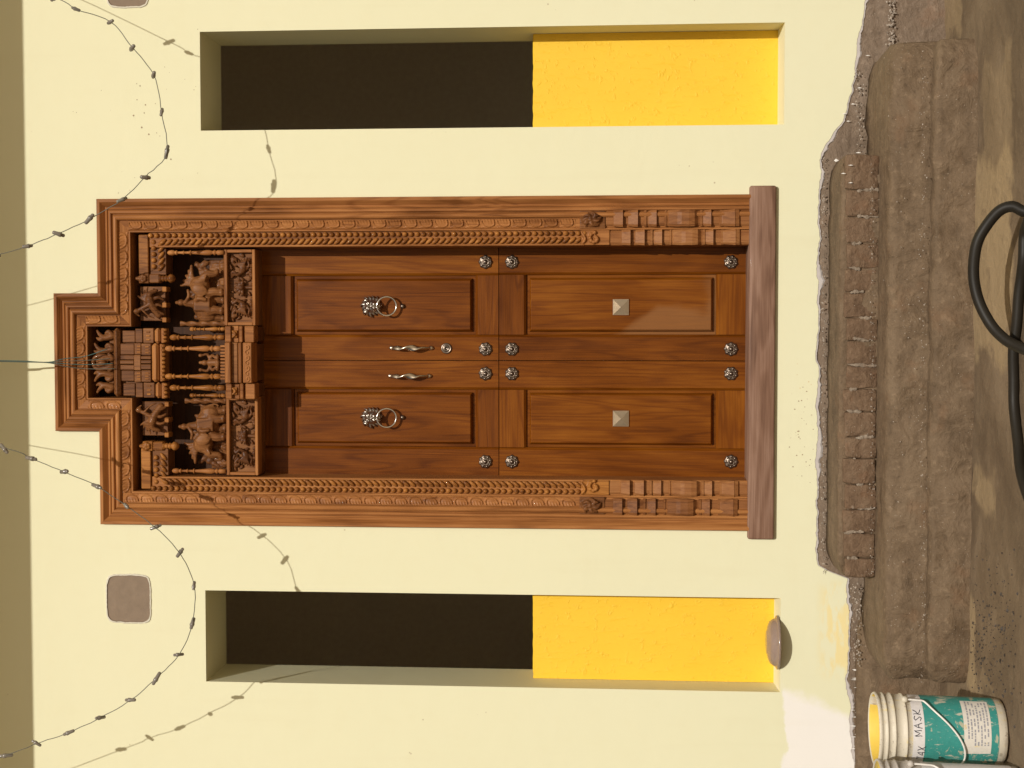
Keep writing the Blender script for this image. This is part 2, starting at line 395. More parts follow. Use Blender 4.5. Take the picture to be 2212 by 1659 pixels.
# ------------------------------------------------------------------ ground
GZ = -.752
def gh(x, y):
    if y < -4 or abs(x) > 5: return GZ
    h = GZ + .010*noise.fractal(Vector((x*2.1, y*2.1, 3)), 1, 2, 4) + .004*noise.noise(Vector((x*22, y*22, 1)))
    side = max(0, (-x-1.34)/.10); side = min(1, side)
    h += side*.15*max(0, 1+y/.95)**1.6 if y > -.95 else 0
    return h
def axis_pts(a, b, fa, fb, st, big):
    L = list(np.arange(fa, fb, st)); o = []; d = st
    x = fa
    while x > a: d *= 1.35; x -= d; o.append(max(x, a))
    L = o[::-1]+L; x = L[-1]; d = st
    while x < b: d *= 1.35; x += d; L.append(min(x, b))
    return L
gx = axis_pts(-80, 80, -2.2, 2.2, .022, 0); gy = axis_pts(-90, 60, -2.2, .12, .022, 0)
V = [(x, y, gh(x, y)) for y in gy for x in gx]; nx = len(gx)
Fc = [(j*nx+i, j*nx+i+1, (j+1)*nx+i+1, (j+1)*nx+i) for j in range(len(gy)-1) for i in range(nx-1)]
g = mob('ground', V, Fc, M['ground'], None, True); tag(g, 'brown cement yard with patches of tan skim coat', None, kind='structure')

# ------------------------------------------------------------------ house front
house = empty('house', (0, .3, GZ), 'cream plastered house front with two tall recessed windows and yellow infill panels', 'house')
WX = [(.951, 1.353), (-1.331, -.948)]; WT, WB = 2.237, -.13; GD = .316
TOP = 4.0; SIDE = 4.6; LOW = -.17
xs = sorted({-SIDE, SIDE, -1.331, -.948, .951, 1.353, -.655, .655, -.268, .268}); zs = [LOW, WB, -.09, WT, 2.655, 2.842, TOP]
def hole(x, z):
    for a, b in WX:
        if a < x < b and WB < z < WT: return True
    if abs(x) < .655 and -.09 < z < 2.655: return True
    return abs(x) < .268 and -.09 < z < 2.842
V = []; Fc = []; idx = {}
def vid(x, y, z):
    k = (round(x,4), round(y,4), round(z,4))
    if k not in idx: idx[k] = len(V); V.append(k)
    return idx[k]
for i in range(len(xs)-1):
    for j in range(len(zs)-1):
        if hole((xs[i]+xs[i+1])/2, (zs[j]+zs[j+1])/2): continue
        Fc.append((vid(xs[i],0,zs[j]), vid(xs[i+1],0,zs[j]), vid(xs[i+1],0,zs[j+1]), vid(xs[i],0,zs[j+1])))
for a, b in WX:                                     # reveals; the sill slopes outward
    for (p, q) in (((a,WB),(a,WT)), ((b,WB),(b,WT)), ((a,WT),(b,WT))):
        Fc.append((vid(p[0],0,p[1]), vid(q[0],0,q[1]), vid(q[0],GD,q[1]), vid(p[0],GD,p[1])))
    Fc.append((vid(a,0,WB), vid(b,0,WB), vid(b,.17,WB+.012), vid(a,.17,WB+.012)))
for (p, q) in (((-.655,-.09),(-.655,2.655)), ((.655,-.09),(.655,2.655)), ((-.655,-.09),(.655,-.09))):
    Fc.append((vid(p[0],0,p[1]), vid(q[0],0,q[1]), vid(q[0],.35,q[1]), vid(p[0],.35,p[1])))
# ragged lower edge of the plaster coat
RAG = [(0,1872),(60,1862),(130,1850),(200,1842),(262,1824),(300,1793),(330,1777),(420,1771),(700,1768),(900,1767),(1220,1766),(1235,1792),(1250,1832),(1320,1836),(1480,1832),(1560,1838),(1659,1846)]
rag = sorted([(at(d, y, 0).x, at(d, y, 0).z) for y, d in RAG])
def ragz(x):
    if x <= rag[0][0]: z = rag[0][1]
    elif x >= rag[-1][0]: z = rag[-1][1]
    else:
        for (a, za), (b, zb) in zip(rag, rag[1:]):
            if a <= x <= b: z = za+(zb-za)*(x-a)/(b-a); break
    return z + .012*noise.fractal(Vector((x*9, 0, 0)), .7, 2.3, 6)
N = 1500; prev = None
for i in range(N+1):
    x = -SIDE+2*SIDE*i/N; zb = ragz(x)
    cur = [len(V), len(V)+1, len(V)+2]; V += [(x, 0, LOW), (x, -.0008, zb+.005), (x, .006, zb)]
    if prev: Fc += [(prev[0], cur[0], cur[1], prev[1]), (prev[1], cur[1], cur[2], prev[2])]
    prev = cur
mob('wall', V, Fc, M['cream'], house)
V = []; Fc = []
for i in range(1501):                                 # bare lime coat showing under the paint line
    x = -SIDE+2*SIDE*i/1500; zb = ragz(x); wd_ = max(.001, .002+.030*max(0, noise.fractal(Vector((x*5, 2, 0)), .8, 2.2, 5)+.12)+.004*noise.noise(Vector((x*90, 5, 0))))
    V += [(x, .0012, zb+.004), (x, .0018, zb-wd_*.6), (x, .006, zb-wd_)]
    if i: k = len(V); Fc += [(k-6,k-3,k-2,k-5), (k-5,k-2,k-1,k-4)]
mob('lime_edge', V, Fc, M['limecoat'], house)
for i, (a, b) in enumerate(WX):
    zt = at(1151, 170 if i == 0 else 1370, .153).z
    # plastered infill: uneven top edge, rough face
    V2 = []; F2 = []; nn = 24
    for k in range(nn+1):
        x = a+.001+(b-a-.002)*k/nn; zt2 = zt+.003*noise.noise(Vector((x*30, i*9, 0)))
        V2 += [(x, .153, WB-.005), (x, .153, zt2-.004), (x, .158, zt2), (x, GD-.003, zt2)]
    for k in range(nn):
        for j in range(3): F2.append((k*4+j, (k+1)*4+j, (k+1)*4+j+1, k*4+j+1))
    mob('infill_panel', V2, F2, M['yellow'], house)['label'] = 'bright yellow painted infill panel'
# the dim room behind the openings: inner wall face, floor, ceiling, sides and back
xs2 = sorted({-2.3, 2.3, -1.331, -.948, .951, 1.353}); V = []; Fc = []; idx = {}
for i in range(len(xs2)-1):
    for (za, zb) in ((-.12, WB+.012), (WB+.012, WT), (WT, 3.1)):
        xm = (xs2[i]+xs2[i+1])/2
        if za > -.119 and zb < 3 and any(a < xm < b for a, b in WX): continue
        Fc.append((vid(xs2[i],GD,za), vid(xs2[i+1],GD,za), vid(xs2[i+1],GD,zb), vid(xs2[i],GD,zb)))
for q in (((-2.3,GD,-.12),(2.3,GD,-.12),(2.3,3.3,-.12),(-2.3,3.3,-.12)), ((-2.3,GD,3.1),(2.3,GD,3.1),(2.3,3.3,3.1),(-2.3,3.3,3.1)),
          ((-2.3,GD,-.12),(-2.3,3.3,-.12),(-2.3,3.3,3.1),(-2.3,GD,3.1)), ((2.3,GD,-.12),(2.3,3.3,-.12),(2.3,3.3,3.1),(2.3,GD,3.1)), ((-2.3,3.3,-.12),(2.3,3.3,-.12),(2.3,3.3,3.1),(-2.3,3.3,3.1))):
    Fc.append(tuple(vid(*p) for p in q))
mob('room', V, Fc, M['room'], house)
mob('outer_shell', [(-SIDE,.0,-.9),(SIDE,.0,-.9),(SIDE,5,-.9),(-SIDE,5,-.9),(-SIDE,.0,TOP),(SIDE,.0,TOP),(SIDE,5,TOP),(-SIDE,5,TOP)], [(1,2,6,5),(2,3,7,6),(3,0,4,7),(4,5,6,7)], M['slab'], house)
box('roof_overhang', -SIDE, SIDE, -1.0, -.003, 3.70, 3.86, M['slab'], house)
# plinth under the plaster: two rough courses
sweep_x('plinth', [(.004,-.95),(.005,-.80),(.0055,-.70),(.006,-.60),(.006,-.5),(.006,-.42),(.006,-.35),(.007,-.27),(.05,-.2),(.25,-.2),(.25,-.95)], -SIDE, SIDE, 700, .0022, M['base'], house, 3)
for (xa, xb, dz, sd) in ((-SIDE, -1.02, 1858, 9),):
    zc = zz(dz); sweep_x('plinth_ledge', [(-.045,-.95),(-.05,-.82),(-.05,zc-.10),(-.046,zc-.04),(-.034,zc-.008),(-.012,zc+.004),(.03,zc+.012),(.05,zc-.05),(.05,-.95)], xa, xb, 170, .010, M['mud'], house, sd, 14, .02)
# cemented-up square openings
def patch(cx, cz, w, h, seed, label):
    V = []; n = 120
    for ring, (s, y) in enumerate(((1.07, .0028), (1.045, -.001), (1.0, -.0012), (.975, .0028), (.6, .0020))):
        for k in range(n):
            a = 2*math.pi*k/n; c, s_ = math.cos(a), math.sin(a)
            r = 1/((abs(c)**6+abs(s_)**6)**(1/6.0))
            if ring < 4: r *= s + .030*noise.noise(Vector((c*2.6+seed, s_*2.6, .3))) + .016*noise.noise(Vector((c*9+seed, s_*9, ring*.5))) + (.022 if ring < 2 else .008)*noise.noise(Vector((c*26+seed, s_*26, ring*2.1)))
            else: r *= s
            V.append((cx+c*r*w/2, y-.003, cz+s_*r*h/2))
    rim = [(r*n+k, r*n+(k+1)%n, (r+1)*n+(k+1)%n, (r+1)*n+k) for r in range(2) for k in range(n)]
    core = [(r*n+k, r*n+(k+1)%n, (r+1)*n+(k+1)%n, (r+1)*n+k) for r in range(2,4) for k in range(n)] + [tuple(4*n+k for k in range(n))]
    o = mob('cement_patch', V, core, M['patchgrey'], house); o['label'] = label
    mob('patch_edge', V, rim, M['limepale'], o)
pc = at(278, 1293, 0); patch(pc.x, pc.z, px(104), px(97), 1, 'grey cement patch filling a square hole beside the left fairy lights')
pc = at(276, -36, 0); patch(pc.x, pc.z, px(100), px(90), 8, 'grey cement patch above the right window, cut by the picture edge')

# ------------------------------------------------------------------ carved door
door = empty('carved_door', (0, 0, -.1), 'carved teak double door in a stepped moulded frame with a temple carving on top', 'door')
HW, SH, CW, TP = .674, 2.674, .286, 2.861
path = [(HW, .0), (HW, SH), (CW, SH), (CW, TP), (-CW, TP), (-CW, SH), (-HW, SH), (-HW, .0)]
u = lambda n: n*.001875
prof = [(0,.02),(0,-.024),(u(1.2),-.030),(u(7),-.030),(u(8.5),-.027),(u(17),-.002),(u(18.5),-.002),(u(19.3),-.011),(u(21),-.0135),(u(22.7),-.011),(u(23.3),-.005),
        (u(24),-.005),(u(25),-.014),(u(27.5),-.0195),(u(30.5),-.0195),(u(32.6),-.013),(u(33.3),-.006),(u(34),-.006),(u(35.5),-.017),(u(38.5),-.0245),(u(42),-.0265),(u(45),-.0225),(u(47.3),-.012),(u(48),-.004),
        (u(49),-.004),(u(50),-.008),(u(68),-.001),(u(69),.001),(u(69.6),-.008),(u(70.5),-.0095),(u(72.5),-.0095),(u(73.5),-.007),(u(73.8),.05),(u(73.8),.12)]
prof = [(a, y*.72 if y < 0 else y) for a, y in prof]
def inward(i):
    """mitre direction at path vertex i"""
    P = [Vector((a, b)) for a, b in path]
    def nrm(a, b):
        d = (b-a).normalized(); return Vector((-d.y, d.x))       # left of travel = inside (path runs right jamb up, over, left jamb down)
    n = []
    if i > 0: n.append(nrm(P[i-1], P[i]))
    if i < len(P)-1: n.append(nrm(P[i], P[i+1]))
    if len(n) == 1: return n[0]
    s = n[0]+n[1]; return s/(1+n[0].dot(n[1]))
for i in range(len(path)-1):                                      # one mitred length of moulding each
    V = []; k = len(prof); 
    for q in (i, i+1):
        d = inward(q)
        for (a, y) in prof: V.append((path[q][0]+d.x*a, y, path[q][1]+d.y*a))
    Fc = [(j, j+1, k+j+1, k+j) for j in range(k-1)]
    o = mob('frame_moulding', V, Fc, M['frame_v'] if path[i][0] == path[i+1][0] else M['frame_h'], door)
    # split into enough length for grain; carve the leaf band on it
    A = Vector((path[i][0], 0, path[i][1])); B = Vector((path[i+1][0], 0, path[i+1][1]))
    o['seg'] = i; 
    if 'tilesrc' not in globals():
        tl, tw = .0635, u(18); nu, nv = 30, 15; VV = []
        for a in range(nu+1):
            for b in range(nv+1):
                s = a/nu; v = b/nv                                # s along, v across (0 outer, 1 inner)
                sl_ = s-.16*(1-v)+.05                             # the cup leans with the run
                dd = .028*(((abs(sl_-.5)*tl/.0255)**2.6+(v*tw/.0285)**3.2)**.36-1)
                ridge = math.exp(-(dd/.0021)**2)
                inside = 1 if dd < 0 else 0
                ribs = max(0, math.sin(2*math.pi*(s*5.2+v*1.1)))*max(0, 1-v*1.9)
                belly = .0030*inside*max(0, 1-((sl_-.5)/.4)**2)
                wave = .0042*max(0, 1-abs(v-.90-.05*math.cos(4*math.pi*s))/.07)
                h = max(.0004, belly+.0062*ridge+.0034*ribs, wave)
                if a in (0, nu): h = min(h, .002)
                VV.append((s*tl, -h-.0062+.0055*v, v*tw))
        FF = [(a*(nv+1)+b, (a+1)*(nv+1)+b, (a+1)*(nv+1)+b+1, a*(nv+1)+b+1) for a in range(nu) for b in range(nv)]
        tilesrc = bpy.data.meshes.new('leaf_carving'); tilesrc.from_pydata(VV, [], FF); tilesrc.update()
        tilesrc.polygons.foreach_set('use_smooth', [True]*len(tilesrc.polygons)); tilesrc.materials.append(M['frame_v'])
    d = (B-A).normalized(); nrm = Vector((-d.z, 0, d.x)); off = u(49.7)
    sa = inward(i); sb = inward(i+1)
    a0 = sa.x*d.x+sa.y*d.z; a1 = sb.x*d.x+sb.y*d.z                # mitre slopes along travel
    s0 = (a0*off if a0 < 0 else a0*(off+tl*.6)) + .004 if 0 < i else .70
    s1 = (B-A).length + ((a1*(off+u(18))) if a1 < 0 else a1*off) - .004
    if i == len(path)-2: s0 = a0*off+.004 if a0 > 0 else .004; s1 = (B-A).length-.70
    if s1-s0 > .03:
        n = max(1, round((s1-s0)/tl)); st = (s1-s0)/n
        for q in range(n):
            c = bpy.data.objects.new('leaf_carving', tilesrc); link(c, o)
            p = A+d*(s0+st*q)+nrm*off
            # local x->d, local z->nrm (inward), local y->y
            Mx = Matrix(((d.x*st/tl, 0, nrm.x, p.x), (0, 1, 0, 0), (d.z*st/tl, 0, nrm.z, p.z), (0,0,0,1)))
            c.matrix_basis = Mx
# threshold
zt0 = 0.0
bm = bmesh.new(); abox(bm, -.708, .708, -.0225, .20, -.100, .006, .009, 3); bmob('threshold', bm, M['thresh'], door, True)['label'] = 'greyed worn threshold beam'
# bead and rope surround
surr = []
bmB = bmesh.new(); bmesh.ops.create_uvsphere(bmB, u_segments=10, v_segments=7, radius=.0107); beadm = bpy.data.meshes.new('bead'); bmB.to_mesh(beadm); bmB.free()
beadm.polygons.foreach_set('use_smooth', [True]*len(beadm.polygons)); beadm.materials.append(M['honey'])
bmB = bmesh.new(); bmesh.ops.create_uvsphere(bmB, u_segments=8, v_segments=9, radius=1, matrix=Matrix.Diagonal((.0082,.0095,.0195,1))); ropem = bpy.data.meshes.new('rope_twist'); bmB.to_mesh(ropem); bmB.free()
ropem.polygons.foreach_set('use_smooth', [True]*len(ropem.polygons)); ropem.materials.append(M['honey'])
OP = .474                                                          # half width of the opening
ztop_bead = zz(334); zcap = zz(1247, .0)
for sg in (1, -1):
    zA, zB = zz(1262), zz(326)
    o = box('surround_strip', sg*OP, sg*.538, .004, .15, .0, zB+.002, M['frame_v'], door, .003); surr.append(o)
    box('inner_fillet', sg*(OP+.0005), sg*(OP+.008), -.006, .01, zA, zB-.04, M['frame_v'], o, .002)
    n = int((zB-zA)/.0252)
    for k in range(n+1):
        z = zA+.0252*k
        c = bpy.data.objects.new('bead', beadm); link(c, o); c.location = (sg*.5235, .001, z)
        if z < zz(352): 
            c = bpy.data.objects.new('rope_twist', ropem); link(c, o); c.location = (sg*.4955, .001, z); c.rotation_euler = (0, R(-40*sg), 0)
    # the short run of the surround along the shoulder, and the honey bar above it
    xa, xb = sg*.538, sg*xx(592 if sg > 0 else 972, .01)*sg
    o2 = box('shoulder_strip', min(sg*.47, xb), max(sg*.47, xb), .008, .10, zz(360), zz(326), M['carve'], door, .002)
    n = int(abs(abs(xb)-.49)/.0252)
    for k in range(n):
        x = sg*(.497-.0252*k)
        c = bpy.data.objects.new('bead', beadm); link(c, o2); c.location = (x, .006, zz(334))
        c = bpy.data.objects.new('rope_twist', ropem); link(c, o2); c.location = (x-sg*.004, .006, zz(350)); c.rotation_euler = (0, R(90+40*sg), 0)
    box('shoulder_bar', min(xb, sg*.528), max(xb, sg*.528), .012, .10, zz(321), zz(300), M['honey'], door, .003)
# capitals and pot columns at the foot of each jamb
def pot_column(cx, w, z0, z1, segs, y0, pr, parent, mat):
    """square-section turned post: segs = list of (t, halfwidth factor, proud factor), t from top (0) to bottom (1)"""
    V = []; k = 6
    for (t_, fw, fp) in segs:
        z = z1+(z0-z1)*t_; hw = w*fw; y = y0-pr*fp
        V += [(cx-hw, y0+.02, z), (cx-hw, y+pr*.22, z), (cx-hw*.72, y, z), (cx+hw*.72, y, z), (cx+hw, y+pr*.22, z), (cx+hw, y0+.02, z)]
    Fc = [(i*k+j, i*k+j+1, (i+1)*k+j+1, (i+1)*k+j) for i in range(len(segs)-1) for j in range(k-1)]
    Fc += [tuple(range(k)), tuple((len(segs)-1)*k+j for j in range(k))]
    return mob('pot_column', V, Fc, mat, parent)
SEGS = [(0,.86,.25),(.05,.86,.25),(.055,.95,.6),(.12,1.0,.95),(.122,.80,.12),(.155,.80,.12),(.157,.92,.5),(.225,1.02,1.0),(.228,.84,.3),(.265,.84,.25),(.27,.96,.6),(.285,.96,.6),(.288,.84,.3),(.30,.9,.5),(.355,1.0,.92),(.36,.84,.3),
        (.41,.84,.35),(.415,.95,.62),(.425,.95,.62),(.43,.9,.45),(.44,.94,.7),(.50,1.0,.9),(.53,.98,1.1),(.58,1.0,1.2),(.62,.96,1.05),(.645,.84,.4),(.655,.84,.3),(.66,.94,.62),(.675,.94,.62),(.68,.88,.5),(.735,1.0,.95),(.74,.84,.3),(.79,.84,.25),(.795,.95,.55),(.81,.95,.55),(.815,.9,.6),(.90,1.02,1.0),(.905,.98,.9),(.93,.98,.7),(.94,.9,.3),(1.0,.9,.3)]
for sg in (1, -1):
    zc0, zc1 = zz(1307), zz(1249)
    pot_column(sg*.581, .034, .006, zc0-.002, SEGS, -.004, .022, door, M['post'])
    pot_column(sg*.5055, .0315, .006, zc0-.02, [(min(1, t_*.97+.03 if t_ > 0 else 0), a, b) for t_, a, b in SEGS], .004, .022, door, M['post'])
    # carved capital: leafy mask block
    b = Blob(); cx = sg*.578; cz = (zc0+zc1)/2; hh = (zc1-zc0)/2
    b.box(cx-.036, cx+.036, -.012, .01, zc0, zc1-.006)
    b.ell((cx, -.012, cz), (.030, .014, hh*.8))
    rnd = random.Random(5+sg)
    for k in range(5):
        a = k*1.25+.4; b.limb([(cx+.008*math.cos(a), -.022, cz+.010*math.sin(a)), (cx+.022*math.cos(a+.3), -.026, cz+.026*math.sin(a+.3)), (cx+.030*math.cos(a+.9), -.018, cz+.04*math.sin(a+.9))], .0085, .004)
    b.ell((cx, -.028, cz+.005), (.008,.006,.008)); b.ell((cx+.015, -.027, cz-.018), (.006,.005,.012)); b.ell((cx-.014, -.027, cz+.022), (.006,.005,.012))
    b.build('capital', M['carve'], door, .0028)
    b = Blob(); cx = sg*.506
    b.box(cx-.030, cx+.030, -.004, .012, zc0-.018, zc1-.012)
    for k in range(9):
        a = k*.72; r = .024-.0022*k; b.ell((cx-sg*.004+r*math.cos(a), -.010, cz-.012+r*math.sin(a)), (.0075,.008,.0075))
    b.limb([(cx-.022,-.006,zc1-.018),(cx-.005,-.010,zc1-.028),(cx+.02,-.006,zc1-.014)], .006, .005)
    b.build('capital', M['honey'] if sg < 0 else M['frame_v'], door, .0028)

# ---- door leaves
LY = .144
zmid = zz(1077.5, LY); zbot = .006; ztopl = zz(520, LY)
xmeet = xx(779, LY, 1077)
leaves = [('upper', 1, xmeet+.0015, OP+.02, zmid+.0015, ztopl), ('upper', -1, -OP-.02, xmeet-.0015, zmid+.0015, ztopl),
          ('lower', 1, xmeet+.0015, OP+.02, zbot, zmid-.0015), ('lower', -1, -OP-.02, xmeet-.0015, zbot, zmid-.0015)]
panelpx = {('upper',1): (640,1021,601,717), ('upper',-1): (640,1021,848,960), ('lower',1): (1143,1540,600,717), ('lower',-1): (1143,1541,848,960)}
bossm = None; knockm = None
def petal(a, r, h): return 1+(.07*math.cos(8*a) if r > .012 else 0)
for (nm, sg, x0, x1, z0, z1) in leaves:
    pa = panelpx[(nm, sg)]
    pz1 = zz(pa[0], LY); pz0 = zz(pa[1], LY); pxa = xx(pa[3], LY, 1077); pxb = xx(pa[2], LY, 1077)
    g_ = .012
    leaf = box('door_leaf', x0, x1, LY+.020, LY+.045, z0, z1, M['leaf_v'], door)
    leaf['label'] = f'{nm} {"right" if sg > 0 else "left"} leaf of the double door'
    # stiles run full height, rails between them; moulded inner edge
    def chamfer(name, xa, xb, za, zb, sides, mat):
        bm = bmesh.new(); V = [(xa,za),(xb,za),(xb,zb),(xa,zb)]
        c = .010
        ins = [xa+(c if 'l' in sides else 0), xb-(c if 'r' in sides else 0), za+(c if 'b' in sides else 0), zb-(c if 't' in sides else 0)]
        f = [bm.verts.new((x,LY,z)) for x,z in ((ins[0],ins[2]),(ins[1],ins[2]),(ins[1],ins[3]),(ins[0],ins[3]))]
        e = [bm.verts.new((x,LY+(.009 if c_ else 0),z)) for (x,z),c_ in zip(V,(1,1,1,1))] if sides else None
        if not sides: 
            bk = [bm.verts.new((x,LY+.021,z)) for x,z in V]; bm.faces.new(f)
            for k in range(4): bm.faces.new((f[k],f[(k+1)%4],bk[(k+1)%4],bk[k]))
        else:
            # corners keep the full face where a side is not chamfered
            for v,(x,z) in zip(e, V): v.co.y = LY+.009
            bk = [bm.verts.new((x,LY+.021,z)) for x,z in V]; bm.faces.new(f)
            for k in range(4):
                bm.faces.new((f[k],f[(k+1)%4],e[(k+1)%4],e[k])); bm.faces.new((e[k],e[(k+1)%4],bk[(k+1)%4],bk[k]))
        return bmob(name, bm, mat, leaf)
    chamfer('stile', x0, pxa-g_, z0, z1, 'r', M['leaf_v']); chamfer('stile', pxb+g_, x1, z0, z1, 'l', M['leaf_v'])
    chamfer('rail', pxa-g_+.0006, pxb+g_-.0006, z0, pz0-g_, 't', M['leaf_h']); chamfer('rail', pxa-g_+.0006, pxb+g_-.0006, pz1+g_, z1, 'b', M['leaf_h'])
    # raised and fielded panel
    bm = bmesh.new(); ring = []
    for (o_, y) in ((-g_+.001, LY+.016), (0, LY+.016), (.003, LY+.004), (.009, LY-.006), (.011, LY-.007)):
        ring.append([bm.verts.new((x,y,z)) for x,z in ((pxa+o_,pz0+o_*1.0),(pxb-o_,pz0+o_),(pxb-o_,pz1-o_),(pxa+o_,pz1-o_))])
    for A_, B_ in zip(ring, ring[1:]):
        for k in range(4): bm.faces.new((A_[k],A_[(k+1)%4],B_[(k+1)%4],B_[k]))
    bm.faces.new(ring[-1])
    bmob('panel', bm, M['leaf_patch'] if (nm,sg) == ('lower',1) else M['leaf_v'], leaf)
    # flower bosses
    ys = (566, 754) if sg > 0 else (807, 997)
    for dx in ((1049,) if nm == 'upper' else (1106, 1579)):
        for dy in ys:
            p = at(dx, dy, LY)
            if bossm is None:
                bm = bmesh.new(); c0 = (0,0,0)
                lathe_mesh(bm, [(.0275,0),(.028,.003),(.0262,.0065),(.0225,.0085),(.0195,.0070),(.0165,.0105),(.0125,.0120),(.0098,.0095),(.0085,.0125),(.0068,.0165),(.0035,.019),(0,.0195)], c0, 'y', 48, petal)
                for k in range(8):
                    a = 2*math.pi*k/8
                    bmesh.ops.create_uvsphere(bm, u_segments=8, v_segments=6, radius=1, matrix=Matrix.Translation((.0205*math.cos(a), -.0075, .0205*math.sin(a))) @ Matrix.Diagonal((.0052,.0045,.0052,1)))
                boss = bmob('boss', bm, M['antique'], leaf, True); boss.location = p; bossm = boss.data
            else:
                o = bpy.data.objects.new('boss', bossm); link(o, leaf); o.location = p; o.rotation_euler = (0, random.uniform(0, .8), 0)
    if nm == 'upper':
        hy = 661.5 if sg > 0 else 901.5; c = at(803, hy, LY-.007); r = .040
        b = Blob()
        b.ell((c.x, c.y, c.z), (.038,.010,.040)); b.ell((c.x, c.y-.022, c.z-.004), (.027,.020,.029)); b.ell((c.x, c.y-.040, c.z-.016), (.016,.012,.013))
        for k in range(15):                                     # mane tufts
            a = 2*math.pi*k/15; rr = .037+.004*(k%2)
            b.limb([(c.x+.026*math.cos(a), c.y-.016, c.z+.026*math.sin(a)), (c.x+rr*math.cos(a+.15), c.y-.012, c.z+rr*math.sin(a+.15)), (c.x+(rr+.006)*math.cos(a+.35), c.y-.003, c.z+(rr+.006)*math.sin(a+.35))], .0062, .0025)
        for s_ in (-1, 1):
            b.ell((c.x+s_*.012, c.y-.040, c.z+.006), (.0058,.005,.0048)); b.limb([(c.x+s_*.004,c.y-.042,c.z+.008),(c.x+s_*.012,c.y-.042,c.z+.014),(c.x+s_*.022,c.y-.034,c.z+.010)], .003, .002)
            b.ell((c.x+s_*.024, c.y-.026, c.z+.020), (.007,.006,.009)); b.ell((c.x+s_*.008, c.y-.048, c.z-.018), (.007,.006,.007))
        b.limb([(c.x,c.y-.042,c.z+.012),(c.x,c.y-.050,c.z-.008)], .0045, .0065); b.ell((c.x, c.y-.030, c.z-.036), (.011,.010,.008))
        b.build('knocker_head', M['pewter'], leaf, .0017)
        # ring hangs from the mouth, swung a little forward
        bm = bmesh.new(); RRr = .039; hz = c.z-.030; P = []
        for k in range(49):
            a = 2*math.pi*k/48; s_ = RRr*(1-math.cos(a)); P.append(Vector((c.x+RRr*math.sin(a), c.y-.046+.020*(s_/(2*RRr)), hz-s_)))
        atube(bm, P, .0043, 10); bmesh.ops.remove_doubles(bm, verts=bm.verts[:], dist=1e-5); bmob('knocker_ring', bm, M['chrome'], leaf, True)
        bc = at(870, hy, LY-.007); lathe('strike_button', [(.010,0),(.010,.006),(.007,.012),(0,.014)], (bc.x, bc.y, bc.z), M['antique'], leaf, 'y', 16)
        # pull handle: a flat bar twisted once and bowed forward
        hyy, d0, d1 = (751.5, 847, 931) if sg > 0 else (812, 844, 927)
        A = at(d0, hyy, LY); B = at(d1, hyy, LY); bm = bmesh.new(); rings = []; n = 40
        for k in range(n+1):
            t_ = k/n; p = A.lerp(B, t_); p.y = LY-.006-.030*math.sin(math.pi*t_)**.6
            env = .55+.45*math.sin(math.pi*t_)**.5; tw = R(35)+R(250)*max(0, min(1, (t_-.2)/.6)); wv, wt = .0135*env, .0055*env+.001
            if t_ < .1 or t_ > .9: wv, wt = .0095, .005
            ring = []
            for q in range(14):
                a = 2*math.pi*q/14; ex, ey = wv*math.cos(a), wt*math.sin(a)
                ring.append(bm.verts.new((p.x+ex*math.cos(tw)-ey*math.sin(tw), p.y+(ex*math.sin(tw)+ey*math.cos(tw))*.8, p.z)))
            rings.append(ring)
        for A_, B_ in zip(rings, rings[1:]):
            for q in range(14): bm.faces.new((A_[q],A_[(q+1)%14],B_[(q+1)%14],B_[q]))
        bm.faces.new(rings[0]); bm.faces.new(rings[-1])
        for pp in (A, B): bmesh.ops.create_uvsphere(bm, u_segments=12, v_segments=8, radius=1, matrix=Matrix.Translation((pp.x, LY-.005, pp.z)) @ Matrix.Diagonal((.0095,.008,.012,1)))
        bmob('pull_handle', bm, M['satin'], leaf, True)
        if sg > 0:
            k_ = at(964.5, 752.6, LY); lathe('keyhole_rosette', [(.0225,0),(.0225,.004),(.020,.0065),(.0165,.0055),(.014,.0045),(.0125,.0075),(.008,.0085),(.0055,.0055),(.003,.0035),(0,.003)], (k_.x, LY, k_.z), M['antique'], leaf, 'y', 28)
    else:
        c = at(1341, 663.5 if sg > 0 else 904, LY-.007); bm = bmesh.new(); S = .0335
        rings = []; st = 7
        prof2 = []
        for k in range(st):
            s0 = S*(1-k/st); prof2 += [(s0, .003+.0032*k), (s0-.0012, .003+.0032*k+.0030)]
        prof2 = [(S, 0)]+prof2+[(.002, .003+.0032*st)]
        for (s_, h) in prof2: rings.append([bm.verts.new((c.x+a_*s_, c.y-h, c.z+b_*s_)) for a_, b_ in ((-1,-1),(1,-1),(1,1),(-1,1))])
        for A_, B_ in zip(rings, rings[1:]):
            for k in range(4): bm.faces.new((A_[k],A_[(k+1)%4],B_[(k+1)%4],B_[k]))
        bm.faces.new(rings[-1]); bmob('pyramid_stud', bm, M['satin'], leaf)

